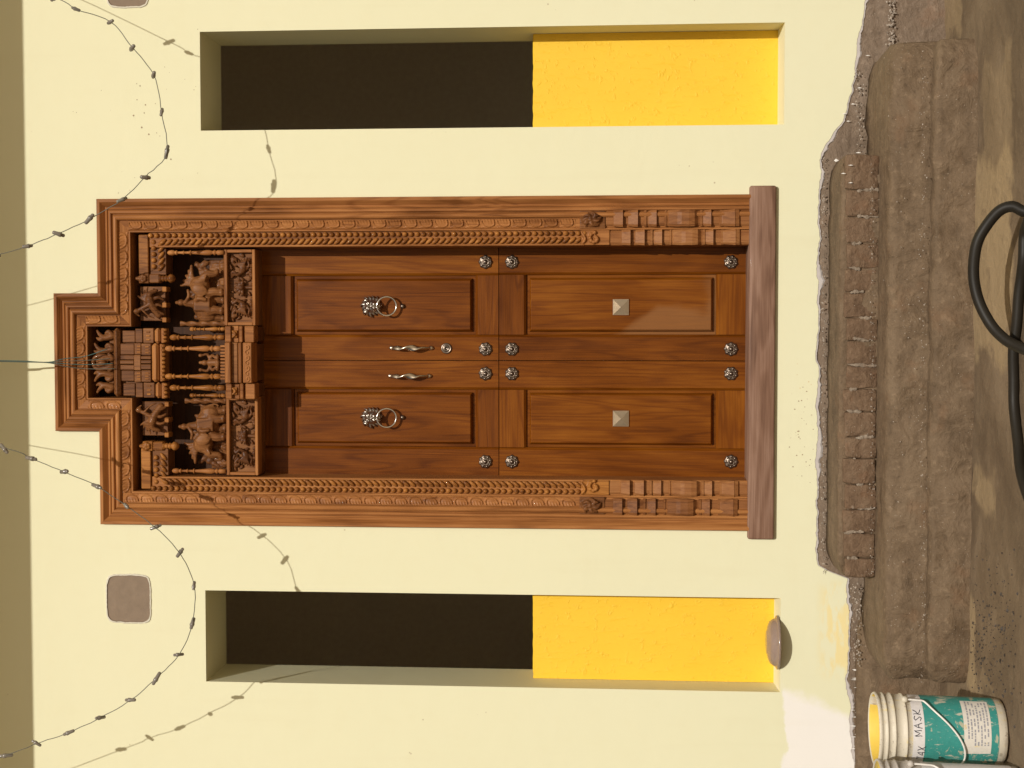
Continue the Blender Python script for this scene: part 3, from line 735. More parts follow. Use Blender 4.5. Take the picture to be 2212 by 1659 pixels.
# ---- carved overdoor
def W(dx, dy, y): return at(dx, dy, y)
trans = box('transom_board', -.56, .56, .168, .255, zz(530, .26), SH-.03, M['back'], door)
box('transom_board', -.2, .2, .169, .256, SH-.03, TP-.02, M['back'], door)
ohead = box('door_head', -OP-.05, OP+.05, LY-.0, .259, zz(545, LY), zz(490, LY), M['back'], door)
def cbox(name, dx0, dx1, dy0, dy1, y0, y1, mat, parent, bev=.003):
    a = W(dx0, dy0, y0); b = W(dx1, dy1, y0)
    return box(name, min(a.x,b.x), max(a.x,b.x), y0, y1, min(a.z,b.z), max(a.z,b.z), mat, parent, bev)
def colon(dx0, dx1, dy, y, r, parent, mat=None, name='colonnette'):
    a = W(dx0, dy, y); b = W(dx1, dy, y); H = a.z-b.z
    pr = [(0,.0),(.9,.0),(.9,.115),(.62,.125),(.62,.135),(.95,.15),(1.0,.165),(.95,.178),(.6,.185),(.6,.20),(.7,.21),(.96,.25),(1.0,.30),(.9,.36),(.7,.45),(.55,.56),(.5,.575),(.85,.58),(.9,.59),(.85,.60),(.45,.61),(.48,.66),(.45,.70),(.8,.715),(.5,.735),(.45,.80),(.5,.82),(.85,.83),(.9,.845),(.6,.86),(.6,.87),(.95,.885),(1.0,.93),(.8,.975),(.35,1.0),(0,1.0)]
    return lathe(name, [(r*q, H*h) for q, h in pr], (a.x, y, b.z), mat or M['honey'], parent, 'z', 14)
def twist(dx0, dx1, dy, y, r, parent):
    a = W(dx0, dy, y); b = W(dx1, dy, y); n = 60; bm = bmesh.new(); rings = []
    for k in range(n+1):
        z = b.z+(a.z-b.z)*k/n; ring = []
        for q in range(14):
            an = 2*math.pi*q/14; rr = r*(1+.26*math.cos(2*an-k*.42)); ring.append(bm.verts.new((a.x+rr*math.cos(an), y+rr*math.sin(an), z)))
        rings.append(ring)
    for A_, B_ in zip(rings, rings[1:]):
        for q in range(14): bm.faces.new((A_[q],A_[(q+1)%14],B_[(q+1)%14],B_[q]))
    bmob('twisted_post', bm, M['carve'], parent, True)
# frieze boxes left and right
FY = .010
for sg, (d0, d1, ya_, yb_) in ((1, (483, 552, 539, 703)), (-1, (488, 558, 858, 1027))):
    a = W(d0, ya_, FY); b = W(d1, yb_, FY); X0, X1, Z0, Z1 = min(a.x,b.x), max(a.x,b.x), b.z, a.z
    fb = box('frieze_box', X0, X1, FY+.030, .20, Z0+.004, Z1-.004, M['carve'], door)
    w_ = .014
    box('frieze_rim', X0, X1, FY, FY+.06, Z1-w_, Z1, M['frame_h'], fb, .002); box('frieze_rim', X0, X1, FY, FY+.06, Z0, Z0+w_*.9, M['frame_h'], fb, .002)
    for xq in (X0, X1-w_*.9): box('frieze_rim', xq, xq+w_*.9, FY+.0004, FY+.06, Z0+w_*.9+.0003, Z1-w_-.0003, M['frame_v'], fb, .002)
    cx, cz = (X0+X1)/2, (Z0+Z1)/2; hw = (X1-X0)/2-.016; hh = (Z1-Z0)/2-.016; Y = FY+.022
    b = Blob(); rnd = random.Random(3)
    for k in range(7):                                           # lotus in the middle
        a_ = R(-10+200*k/6); b.limb([(cx, Y-.004, cz-.008), (cx+.022*math.cos(a_), Y-.012, cz-.006+.022*math.sin(a_)), (cx+.034*math.cos(a_), Y-.004, cz-.006+.032*math.sin(a_))], .0085, .0035)
    b.ell((cx, Y-.014, cz-.004), (.012,.008,.011)); b.limb([(cx,Y,cz-.012),(cx,Y,cz-hh)], .007, .010)
    for s_ in (-1, 1):                                           # swans: breast, S neck, wing feathers, tail scroll
        bx = cx+s_*hw*.56
        b.ell((bx, Y-.006, cz-.010), (.024,.014,.016), (0, s_*.3, 0))
        b.limb([(bx-s_*.016,Y-.008,cz-.004),(bx-s_*.026,Y-.012,cz+.012),(bx-s_*.014,Y-.013,cz+.026),(bx-s_*.020,Y-.012,cz+.034),(bx-s_*.030,Y-.010,cz+.028)], .0085, .005)
        for k in range(5): b.limb([(bx+s_*.002, Y-.012, cz-.004-.002*k), (bx+s_*(.018+.002*k), Y-.013, cz+.010-.008*k), (bx+s_*(.032+.003*k), Y-.006, cz+.018-.012*k)], .0055, .0025)
        b.limb([(bx+s_*.012,Y-.004,cz+.020),(bx+s_*.030,Y-.006,cz+.034),(bx+s_*.038,Y-.006,cz+.018)], .008, .005)
        b.ell((bx+s_*.040, Y-.004, cz+.030), (.010,.008,.012)); b.limb([(bx-s_*.004,Y-.004,cz-.024),(bx+s_*.012,Y-.006,cz-.036),(bx+s_*.032,Y-.004,cz-.032),(bx+s_*.044,Y-.003,cz-.040)], .006, .003)
        for k in range(3): b.ell((bx-s_*(.03-.02*k), Y, cz-hh+.004+.003*(k%2)), (.010,.008,.009))
        b.ell((bx-s_*.034, Y-.002, cz+.036), (.006,.006,.006)); b.limb([(bx,Y-.002,cz+.038),(bx+s_*.016,Y-.006,cz+.044)], .006,.003)
    for k in range(34):                                          # small leaves filling the ground of the panel
        xq = rnd.uniform(-hw, hw); zq = rnd.uniform(-hh, hh); b.ell((cx+xq, Y+.003, cz+zq), (rnd.uniform(.004,.008), .006, rnd.uniform(.008,.014)), (0, rnd.uniform(-1.4,1.4), 0))
    b.build('frieze_carving', M['carve'], fb, .0026)
# central pedestal
ped = cbox('pedestal_core', 486, 545, 744, 824, -.058, .20, M['carve'], door, 0)
for (d0, d1, y0_, n_) in ((485,498,-.09,'ledge'), (499,514,-.072,'die'), (514,522,-.088,'ledge'), (524,544,-.092,'scroll_band')):
    cbox('pedestal_'+n_, d0, d1, 740, 827.5, y0_, -.0, M['frame_h'] if n_ != 'die' else M['carve'], ped, .003)
for (ya_, yb_) in ((704, 739.6), (828, 862)):
    pp = cbox('pedestal_core', 487, 548, ya_+3, yb_-3, -.040, .20, M['carve'], door, 0)
    for (d0, d1, y0_, n_) in ((485.5,499,-.068,'ledge'), (500,516,-.052,'die'), (516,524,-.066,'ledge'), (528,549,-.068,'scroll_band')):
        cbox('pedestal_'+n_, d0+ (2 if ya_ > 800 else 0), d1+(2 if ya_ > 800 else 0), ya_, yb_, y0_, .0, M['frame_v'], pp, .003)
    c = W(508, (ya_+yb_)/2, -.052); b = Blob()
    b.box(c.x-.016, c.x+.016, -.060, -.05, c.z-.010, c.z+.012); b.limb([(c.x-.012,-.062,c.z+.008),(c.x,-.064,c.z-.004),(c.x+.012,-.062,c.z+.008)], .004, .004); b.build('pedestal_boss', M['honey'], pp, .0025)
# running scroll on the centre band
b = Blob(); a0 = W(534, 744, -.092); b0 = W(534, 824, -.092); n = 7
for k in range(n):
    x = a0.x+(b0.x-a0.x)*(k+.5)/n; z = a0.z; s_ = 1 if k % 2 else -1; P = []
    for q in range(9): an = q*.75; r = .0105-.001*q; P.append((x+r*math.cos(an)*s_, -.093, z+r*math.sin(an)*s_))
    b.limb(P, .0030, .0022, 6)
b.build('scroll_carving', M['frame_h'], ped, .0018)
# dentils along the top ledge
for k in range(11):
    p = W(480.5, 748+k*7.0, -.085); q = box('dentil', p.x-.0042, p.x+.0042, -.088, -.05, p.z-.012, p.z+.008, M['frame_v'], ped, .001)
for (d0, d1, dy, y, r, m_) in ((362,484,546,.012,.0115,M['frame_v']), (410,487,711,.03,.0095,M['honey']), (367,485,729,-.045,.0125,M['honey']), (357,478,753,-.062,.0125,M['frame_v']),
                           (357,478,813,-.062,.0125,M['honey']), (367,486,837.5,-.045,.0125,M['honey']), (410,488,854,.03,.0095,M['honey']), (372,488,1017,.012,.0115,M['frame_v'])):
    colon(d0, d1, dy, y, r, door, m_)
twist(390, 486, 699.5, .03, .0095, door); twist(400, 488, 866, .03, .0095, door)
# temple tower between the columns and the crown
tw = cbox('tower_core', 262, 345, 716, 852, .0, .20, M['carve'], door, .002)
cbox('tower_cornice', 243, 259, 709, 857, -.034, .15, M['carve'], tw, .012)
for (d0, d1, y0_, y1_, yf) in ((264,292,714,740,-.012), (266,292,828,855,-.012), (260,290,742,766,-.026), (260,290,767,777,-.030), (259,289,778.5,786,-.036), (260,290,788,799,-.030), (262,290,800,823,-.026),
                               (292,308,710,740,-.018), (293,309,826,858,-.018), (290,305,741,766,-.034), (289,304,767,800,-.038), (290,305,801,825,-.034),
                               (309,332,709,741,-.024), (310,334,826,859,-.024), (305,326,742,768,-.044), (304,326,769.5,776,-.052), (304,326,778,785,-.056), (304,326,787,798,-.052), (305,326,800,825,-.044)):
    cbox('tower_block', d0, d1, y0_, y1_, yf, .05, M['carve'], tw, .0022)
for (d0, d1, y0_, y1_, yf) in ((332.5,346,709,742,-.030), (334.5,347,826,860,-.030), (326.5,342,742,825,-.058)):
    cbox('tower_roll', d0, d1, y0_, y1_, yf, .05, M['frame_h'], tw, .010)
for (d0, d1, y0_, y1_, yf, n) in ((345,357,743,824,-.066,9), (348,361,709,741,-.038,4), (349,363,827,861,-.038,4)):
    fr = cbox('fringe_band', d0, (d0+d1)/2, y0_, y1_, yf, .03, M['frame_h'], tw, .002)
    for k in range(n):
        p = W((d0+d1)/2, y0_+(y1_-y0_)*(k+.5)/n, yf); q = bpy.data.objects.new('fringe_scallop', beadm); link(q, fr); q.location = (p.x, yf+.004, p.z-.002); q.scale = (abs(px((y1_-y0_)/n))/.023, .8, 1.0)
# small pierced windows on the tower blocks (dark slots are real recess bars)
for (dx, y0_, y1_, yf) in ((300,745,764,-.034),(300,803,822,-.034),(318,746,765,-.044),(318,803,822,-.044),(320,713,738,-.024),(322,829,856,-.024)):
    for k in range(3):
        p = W(dx, y0_+(y1_-y0_)*(k+.5)/3, yf); box('tower_bead', p.x-.0035, p.x+.0035, yf-.003, yf+.002, p.z-.008, p.z+.008, M['honey'], tw, .001)
# crown of flame leaves
for k, (dx, dy) in enumerate(((226,728),(221,756),(217,783),(221,809),(226,834))):
    c = W(dx, dy, -.006); b = Blob(); s_ = 0 if k == 2 else (1 if k < 2 else -1)
    base = W(242, dy, -.006).z
    if k == 2:
        b.ell((c.x, -.006, c.z-.008), (.026,.010,.026)); b.ell((c.x, -.014, c.z-.010), (.016,.012,.018)); b.ell((c.x, -.018, c.z-.010), (.009,.008,.009))
        for q in (-1, 1):
            b.limb([(c.x+q*.014,-.006,base),(c.x+q*.028,-.008,c.z-.004),(c.x+q*.020,-.008,c.z+.020),(c.x+q*.004,-.008,c.z+.030)], .012,.008)
            b.limb([(c.x+q*.02,-.004,base),(c.x+q*.036,-.006,base+.012)], .011,.007)
    else:
        b.limb([(c.x+s_*.004,-.004,base),(c.x-s_*.004,-.008,c.z-.004),(c.x+s_*.010,-.010,c.z+.018),(c.x+s_*.026,-.008,c.z+.030)], .015,.005)
        b.limb([(c.x-s_*.002,-.006,c.z),(c.x-s_*.010,-.008,c.z+.018),(c.x-s_*.004,-.006,c.z+.032)], .013,.005)
        b.limb([(c.x+s_*.010,-.004,base),(c.x+s_*.022,-.006,base+.014),(c.x+s_*.016,-.006,base+.024)], .011,.007)
    b.box(c.x-.027, c.x+.027, .002, .02, base-.006, base+.014); b.build('crown_leaf', M['carve'], tw, .0026)
# hanging brackets
for dy, off in ((601.5, 0), (963.6, 8)):
    c = W(308+off, dy, -.004); b = Blob(); b.box(c.x-.020,c.x+.020,-.004,.06,c.z-.026,c.z+.016)
    for q in range(6): a_ = q*math.pi/3; b.ell((c.x+.011*math.cos(a_),-.008,c.z-.002+.011*math.sin(a_)), (.007,.006,.007))
    b.ell((c.x,-.012,c.z-.002),(.005,.005,.005)); b.ell((c.x,-.0,c.z+.020),(.009,.01,.012)); b.build('bracket_flower', M['honey'] if off else M['carve'], door, .0026)
    d = W(334+off, dy, -.004); box('bracket_block', d.x-.018, d.x+.018, -.006, .05, W(345+off,dy,0).z, W(323+off,dy,0).z, M['honey'] if off else M['carve'], door, .004)
    e1, e0 = W(346+off, dy, .012), W(379+off, dy, .012); H = e1.z-e0.z
    lathe('bracket_drop', [(0,0),(.006,.01*H),(.014,.10*H),(.0185,.24*H),(.0185,.34*H),(.012,.46*H),(.010,.50*H),(.014,.55*H),(.014,.62*H),(.010,.66*H),(.010,.70*H),(.013,.75*H),(.013,.82*H),(.010,.86*H),(.017,.95*H),(.019,1.0*H),(0,H)], (e0.x,.012,e0.z), M['honey'], door, 'z', 18)
# winged riders under the shoulders
for sg, (dx, dy) in ((1, (328, 655)), (-1, (333, 903))):
    c = W(dx, dy, .02); b = Blob(); s_ = sg; y = .02
    b.limb([(c.x-s_*.05,y,c.z-.030),(c.x-s_*.012,y-.008,c.z-.004),(c.x+s_*.016,y-.010,c.z+.006)], .014,.017)
    b.limb([(c.x+s_*.016,y-.010,c.z+.006),(c.x+s_*.040,y-.006,c.z+.004),(c.x+s_*.052,y,c.z-.020)], .015,.008)
    b.limb([(c.x-s_*.006,y-.014,c.z+.006),(c.x-s_*.020,y-.014,c.z+.034),(c.x-s_*.030,y-.012,c.z+.056)], .011,.007)
    b.ell((c.x-s_*.034,y-.012,c.z+.060),(.012,.012,.014)); b.limb([(c.x-s_*.040,y-.008,c.z+.066),(c.x-s_*.052,y-.006,c.z+.052)], .006,.004)
    for k in range(4): b.limb([(c.x+s_*.006,y-.012,c.z+.016),(c.x+s_*(.022+.006*k),y-.008,c.z+.044-.008*k),(c.x+s_*(.030+.012*k),y,c.z+.058-.014*k)], .008,.003)
    for k in range(3): b.limb([(c.x+s_*(.016-.026*k),y-.004,c.z-.006-.006*k),(c.x+s_*(.024-.030*k),y-.006,c.z-.030),(c.x+s_*(.014-.030*k),y,c.z-.050)], .009,.005)
    b.limb([(c.x-s_*.024,y-.018,c.z+.038),(c.x-s_*.050,y-.016,c.z+.012),(c.x-s_*.062,y-.010,c.z-.012)], .005,.003)
    b.build('rider_carving', M['carve'], door, .0026)
    a = W(dx-26, dy-36, .045); e = W(dx+30, dy+38, .045); box('rider_panel', min(a.x,e.x), max(a.x,e.x), .045, .10, e.z, a.z, M['carve'], door, .002)
    for q in (-30, 4, 36): p = W(dx+29, dy+q, .02); box('panel_block', p.x-.010, p.x+.010, .004, .06, p.z-.010, p.z+.008, M['honey'], door, .002)
# elephants with riders on the shelves
for sg, (dx, dy) in ((1, (440, 640)), (-1, (447, 935))):
    c = W(dx, dy, .05); s_ = sg; b = Blob(); y = .055; fl = W(484 if sg > 0 else 488, dy, .05).z
    b.ell((c.x-s_*.035,y,c.z-.002),(.066,.034,.050)); b.ell((c.x-s_*.076,y+.002,c.z-.012),(.042,.030,.044))
    b.ell((c.x+s_*.044,y-.008,c.z+.014),(.042,.032,.042),(0,s_*.3,0))
    b.limb([(c.x+s_*.066,y-.014,c.z+.004),(c.x+s_*.090,y-.016,c.z-.022),(c.x+s_*.092,y-.014,c.z-.052),(c.x+s_*.106,y-.012,c.z-.060)], .021,.009)
    b.ell((c.x+s_*.026,y-.036,c.z+.008),(.026,.008,.034),(0,s_*.4,0)); b.limb([(c.x+s_*.064,y-.026,c.z-.008),(c.x+s_*.084,y-.036,c.z-.020)], .006,.003)
    for (lx, lz, ly) in ((.012,0,-.014),(-.020,.0,.012),(-.064,0,-.014),(-.096,0,.010)):
        b.limb([(c.x+s_*lx,y+ly,c.z-.022),(c.x+s_*(lx+.006),y+ly-.002,c.z-.052),(c.x+s_*(lx+.002),y+ly,fl+.006)], .022,.0155)
        b.ell((c.x+s_*(lx+.003),y+ly-.003,fl+.006),(.018,.016,.009))
    rq = random.Random(21)
    for k in range(16):                                          # leafy ground carved behind and between the legs
        xq = c.x-s_*(.13-.26*k/15); hq = rq.uniform(.014,.050)
        b.ell((xq, y+.030, fl+hq*.5), (.014, .012, hq)); b.ell((xq+rq.uniform(-.01,.01), y+.014, fl+.008), (.010,.010,rq.uniform(.008,.02)))
    b.limb([(c.x-s_*.108,y,c.z),(c.x-s_*.122,y-.004,c.z-.028),(c.x-s_*.114,y-.004,c.z-.050)], .006,.004)
    b.box(c.x-s_*.035-.026, c.x-s_*.035+.026, y-.036, y-.02, c.z-.034, c.z+.034)
    # rider: seated torso, head, arm, fan of plumes
    b.limb([(c.x-s_*.030,y-.006,c.z+.036),(c.x-s_*.028,y-.010,c.z+.070)], .020,.016); b.ell((c.x-s_*.026,y-.012,c.z+.094),(.014,.014,.016)); b.ell((c.x-s_*.026,y-.008,c.z+.112),(.008,.008,.009))
    b.limb([(c.x-s_*.024,y-.022,c.z+.072),(c.x-s_*.000,y-.030,c.z+.056),(c.x+s_*.024,y-.026,c.z+.060)], .008,.006)
    b.limb([(c.x-s_*.034,y-.018,c.z+.030),(c.x-s_*.010,y-.036,c.z+.014),(c.x-s_*.014,y-.038,c.z-.016)], .012,.008)
    for k in range(5): b.limb([(c.x+s_*.046,y,c.z+.040),(c.x+s_*(.050+.011*k),y-.004,c.z+.070-.005*k),(c.x+s_*(.046+.020*k),y,c.z+.096-.011*k)], .011,.006)
    b.build('elephant_carving', M['carve'], door, .0030)
    b = Blob(); rq = random.Random(31); X0_, X1_ = c.x-.150, c.x+.150          # leafy relief the figures stand out from
    b.box(X0_, X1_, y+.026, y+.060, fl-.004, fl+.070)
    for k in range(80):
        xq = rq.uniform(X0_+.01, X1_-.01); zq = fl+rq.uniform(.0,.155)*(1-.25*abs(xq-c.x)/.15); a_ = rq.uniform(-1,1)
        b.ell((xq, y+.024, zq), (rq.uniform(.008,.015), .010, rq.uniform(.014,.026)), (0,a_,0))
    b.build('foliage_carving', M['carve'], door, .0034)
# little seated idol between the columns
c = W(455, 783, .02); b = Blob(); y = .0; fl = W(478, 783, .0).z
b.ell((c.x,y,fl+.012),(.034,.020,.013)); b.ell((c.x-.02,y-.01,fl+.012),(.016,.014,.010)); b.ell((c.x+.02,y-.01,fl+.012),(.016,.014,.010))
b.limb([(c.x,y,fl+.02),(c.x,y,fl+.048)], .017,.014); b.ell((c.x,y-.004,fl+.068),(.0125,.012,.014)); b.ell((c.x,y,fl+.086),(.008,.008,.009))
for q in (-1,1):
    b.limb([(c.x+q*.014,y,fl+.048),(c.x+q*.030,y-.004,fl+.036),(c.x+q*.022,y-.016,fl+.022)], .0075,.006); b.limb([(c.x+q*.014,y,fl+.048),(c.x+q*.034,y,fl+.058),(c.x+q*.030,y-.004,fl+.080)], .007,.005); b.ell((c.x+q*.030,y-.004,fl+.086),(.008,.007,.009))
b.build('idol_carving', M['carve'], door, .0028)

# ------------------------------------------------------------------ entrance steps
steps = empty('entrance_steps', (0, -.5, GZ), 'rough brown cement entrance steps with bricks on edge below the carved door', 'steps')
def course(name, ya_, yb_, dxm, yfront, yback, ztop, zbot_, amp, seed, rnd=.03, mat='mud', n=320, lab=None):
    xb = at(dxm, ya_, yfront).x; xa = at(dxm, yb_, yfront).x
    H = ztop-zbot_
    prof = [(yfront-.006, zbot_-.06), (yfront-.004, zbot_+H*.2), (yfront-.002, zbot_+H*.4), (yfront, zbot_+H*.6), (yfront+.003, ztop-rnd*1.1), (yfront+rnd*.35, ztop-rnd*.35), (yfront+rnd, ztop-.002), (yfront+rnd*2, ztop), (yback-.06, ztop+.004), (yback, ztop+.008), (yback, zbot_-.06)]
    o = sweep_x(name, prof, xa, xb, n, amp, M[mat], steps, seed, 11, .06)
    if lab: o['label'] = lab
    return o, xa, xb
s3, _, _ = course('step', 78, 1482, 2040, -.56, -.02, -.604, GZ, .014, 1.3, .022, lab='lowest plastered step')
s2, _, _ = course('step', 84, 1474, 1950, -.49, -.02, -.458, -.62, .015, 5.1, .030, lab='middle plastered step')
s1, xa1, xb1 = course('step', 332, 1248, 1840, -.274, -.018, -.315, -.47, .008, 8.8, .016, lab='top step faced with bricks on edge')
J = [334,410,469,526,580,631,687,737,790,840,890,943,990,1045,1099,1150,1205,1247]
rb = random.Random(11)
for a, b_ in zip(J, J[1:]):
    xb = at(1840, a, -.28).x-.0015; xa = at(1840, b_, -.28).x+.0015
    bm = bmesh.new(); pr = -.280-rb.uniform(0,.009)
    abox(bm, xa, xb, pr, -.20, -.458+rb.uniform(-.004,.004), -.334+rb.uniform(-.010,.004), .008, 2)
    bmesh.ops.subdivide_edges(bm, edges=bm.edges[:], cuts=2, use_grid_fill=True)
    for v in bm.verts:
        v.co += noise.noise_vector(v.co*19)*.005+noise.noise_vector(v.co*60)*.0018
    bmob('brick', bm, M['brick'], s1, True)
for y in J[1:-1]:                                               # dull mortar smeared over parts of the joints
    p = at(1842, y, -.28); b = Blob(); zt_ = -.350+rb.uniform(-.045,.005); zb_ = max(-.450, zt_-rb.uniform(.02,.10)); n = 8; ox = 0
    for k in range(n):
        z = zb_+(zt_-zb_)*k/(n-1); ox += rb.uniform(-.003,.003)
        b.ell((p.x+ox, -.282, z), (rb.uniform(.002,.010), .005, (zt_-zb_)/n*.9+.003), seg=8)
    b.build('mortar_joint', M['mortar'], s1, .003)
# ledge of plaster over the top step
# ------------------------------------------------------------------ loose mortar crumbs, paint drips, grit
def lumps(name, pts, mat, parent=None):
    V = []; Fc = []; rr = random.Random(2)
    for (p, s, st) in pts:
        b0 = len(V); a = rr.uniform(0, 6.28)
        base = [(1,0,0),(-.5,.87,0),(-.5,-.87,0),(0,0,1),(.0,.0,-1),(.3,.3,.7)]
        for q in base[:5]:
            v = Vector(q); v = Matrix.Rotation(a, 3, 'Y') @ v if st is None else v
            sc_ = st or (1, .8, .8); j = rr.uniform(.7, 1.25)
            V.append((p[0]+v.x*s*sc_[0]*j, p[1]+v.y*s*sc_[1]*j, p[2]+v.z*s*sc_[2]*j))
        for f in ((0,1,3),(1,2,3),(2,0,3),(1,0,4),(2,1,4),(0,2,4)): Fc.append(tuple(b0+q for q in f))
    return mob(name, V, Fc, mat, parent)
rc = random.Random(4); P = []
def along(n, y0, y1, dx, j, depth, s0, s1, st=None):
    for k in range(n):
        y = rc.uniform(y0, y1); P.append((at(dx+rc.gauss(0, j), y, depth), rc.uniform(s0, s1), st))
along(200, 84, 1478, 1993, 4, -.55, .001, .0038)               # seam between the two lower courses
along(200, 340, 1240, 1779, 2.5, -.014, .002, .005)              # seam behind the top step
along(120, 345, 1240, 1884, 3, -.30, .0015, .004)
along(150, 0, 150, 1927, 5, -.008, .002, .007)
along(110, 1260, 1440, 1850, 6, -.05, .002, .006)
along(60, 150, 330, 1858, 6, -.012, .002, .006)
along(60, 90, 1470, 1950, 30, -.505, .001, .0035)
tag(lumps('mortar_crumbs', P, M['lime']), 'pale mortar crumbs along the seams of the steps and wall foot', 'mortar', kind='stuff')
P = []
for k in range(46):
    y = rc.uniform(1445, 1655); P.append((at(rc.uniform(1842, 1878), y, -.004), rc.uniform(.004,.008), (.35,.25,2.4)))
for (dx, y, d) in ((1806,347,-.292),(1838,357,-.296),(1838,395,-.296),(1822,375,-.296),(1855,330,-.28),(1824,246,-.01),(1832,262,-.01),(1842,225,-.01),(1856,190,-.01),(1874,120,-.012),(1906,455,-.3)):
    P.append((at(dx, y, d), .006, (.45,.2,1.7) if dx != 1806 else (1.3,.3,1.8)))
for k in range(36): P.append((at(rc.uniform(1900, 2080), rc.uniform(1480,1560), -.03), rc.uniform(.003,.006), (.4,.3,2.0)))
tag(lumps('paint_drips', P, M['bail']), 'white paint drips and chips on the brown wall foot', 'paint', kind='stuff')
P = []
for k in range(420):
    p = onz(rc.gauss(2135, 36), rc.gauss(1380, 90), GZ)
    if p.y > -.60 and abs(p.x) < 1.5: continue
    P.append((Vector((p.x, p.y, gh(p.x,p.y)+.002)), abs(rc.gauss(.0018,.0022))+.0010, None))
W_ = [(1100,675),(1127,692),(1102,803),(1170,845),(1160,910),(1075,930),(1140,1027),(1197,1083),(1260,1070),(1285,1095),(1375,1283),(815,727),(588,898),(615,906),(888,886),(1590,236),(1575,697),(1250,835),(1487,638),(1362,583),(1325,540),(1340,718),(980,1383),(1083,1430),(1470,1446),(1590,1393),(952,1553)]
PW = [(at(a*.2685, b*.2685, -.0005), rc.uniform(.0018,.005) if q < 11 else rc.uniform(.0012,.0025), (1.2,.25,.9)) for q, (a, b) in enumerate(W_)]
PW += [(at(rc.uniform(1705,1765), rc.gauss(940,55), -.0005), rc.uniform(.001,.004), (1,.25,1)) for q in range(40)]
tag(lumps('wall_specks', PW, M['speck']), 'brown specks splashed on the cream wall above and below the door', 'specks', kind='stuff')
tag(lumps('grit', P, M['stone']), 'dark grit scattered on the yard left of the steps', 'grit', kind='stuff')

# ------------------------------------------------------------------ fairy light strings
def garland(name, pts, depth, label, bulbs, seed, tails):
    rg = random.Random(seed)
    P = [at(x, y, depth+rg.uniform(-.01,.01)) for x, y in pts]
    e = empty(name, P[len(P)//2], label, 'string lights', 'fairy light strings hung before the wall')
    S = smooth_path([tails[0]]+P+[tails[1]], 6)
    S = [p+Vector((noise.noise(p*30+Vector((seed,0,0))), 0, noise.noise(p*30+Vector((0,seed,5)))))*.003 for p in S]
    tube('wire', S, .0016, M['wire'], e, 6)
    src = None
    for (x, y, ang) in bulbs:
        p = at(x, y, depth)
        if src is None:
            bm = bmesh.new(); lathe_mesh(bm, [(0,-.017),(.0035,-.0165),(.0055,-.014),(.006,0),(.0072,.004),(.0072,.010),(.0052,.0105),(.0052,.018),(.003,.021),(0,.0215)], (0,0,0), 'z', 10)
            o = bmob('bulb', bm, M['bulb'], e, True); src = o.data
        else: o = bpy.data.objects.new('bulb', src); link(o, e)
        o.location = p; o.rotation_euler = (rg.uniform(-.5,.5), R(ang)+rg.choice((-1,1))*rg.uniform(.05,.9)*rg.random(), rg.uniform(0,3)); k_ = rg.uniform(1.05,1.4); o.scale = (k_, k_, k_*rg.uniform(.85,1.15))
def dirang(a, b):                                               # picture direction -> rotation about y (long axis z)
    p, q = at(*a, 0), at(*b, 0); d = q-p; return math.degrees(math.atan2(d.x, d.z))
Lp = [(8,968),(66,990),(138,1019),(208,1050),(272,1092),(335,1139),(388,1195),(419,1264),(416,1345),(387,1414),(339,1464),(283,1512),(218,1550),(150,1582),(80,1606),(15,1632)]
Rp = [(-14,553),(58,532),(125,505),(192,474),(262,432),(313,383),(360,330),(349,243),(332,161),(286,103),(239,47),(165,20),(120,-6)]
def bl(P): return [(P[i][0], P[i][1], dirang(P[max(i-1,0)], P[min(i+1,len(P)-1)])) for i in range(len(P))]
ta = at(-330, 905, -.43); tb = at(-330, 1760, -.43)
garland('fairy_lights', Lp, -.43, 'fairy light string sagging in a deep loop over the left window', bl(Lp), 3, (ta, tb))
ta = at(-330, 640, -.43); tb = at(-120, -120, -.43)
garland('fairy_lights', Rp, -.43, 'fairy light string looping from the door top over the right window', bl(Rp), 5, (ta, tb))
# loose wires hanging over the middle of the frame
wb = empty('wire_bundle', at(110, 783, -.1), 'thin teal wires dangling over the crown of the door frame', 'wires')
rw = random.Random(9)
for k in range(4):
    o_ = (k-1.5)
    P = [at(-360, 772+2*o_, -.30), at(-60, 779+1.5*o_, -.2), at(0, 780+.8*o_, -.16), at(50, 781+.8*o_, -.13), at(104, 783+.5*o_, -.10), at(140, 783+5.5*o_, -.08), at(185, 783+9*o_, -.06), at(232+6*k, 780+11*o_+(-10 if k==0 else 0), -.048), at(300+14*k, 779+8*o_, -.045), at(355+5*k, 784+4*o_, -.043)]
    P = P[:8]
    tube('wire', smooth_path(P, 5), .0016, M['teal_wire'] if k % 2 == 0 else M['wire'], wb, 6)

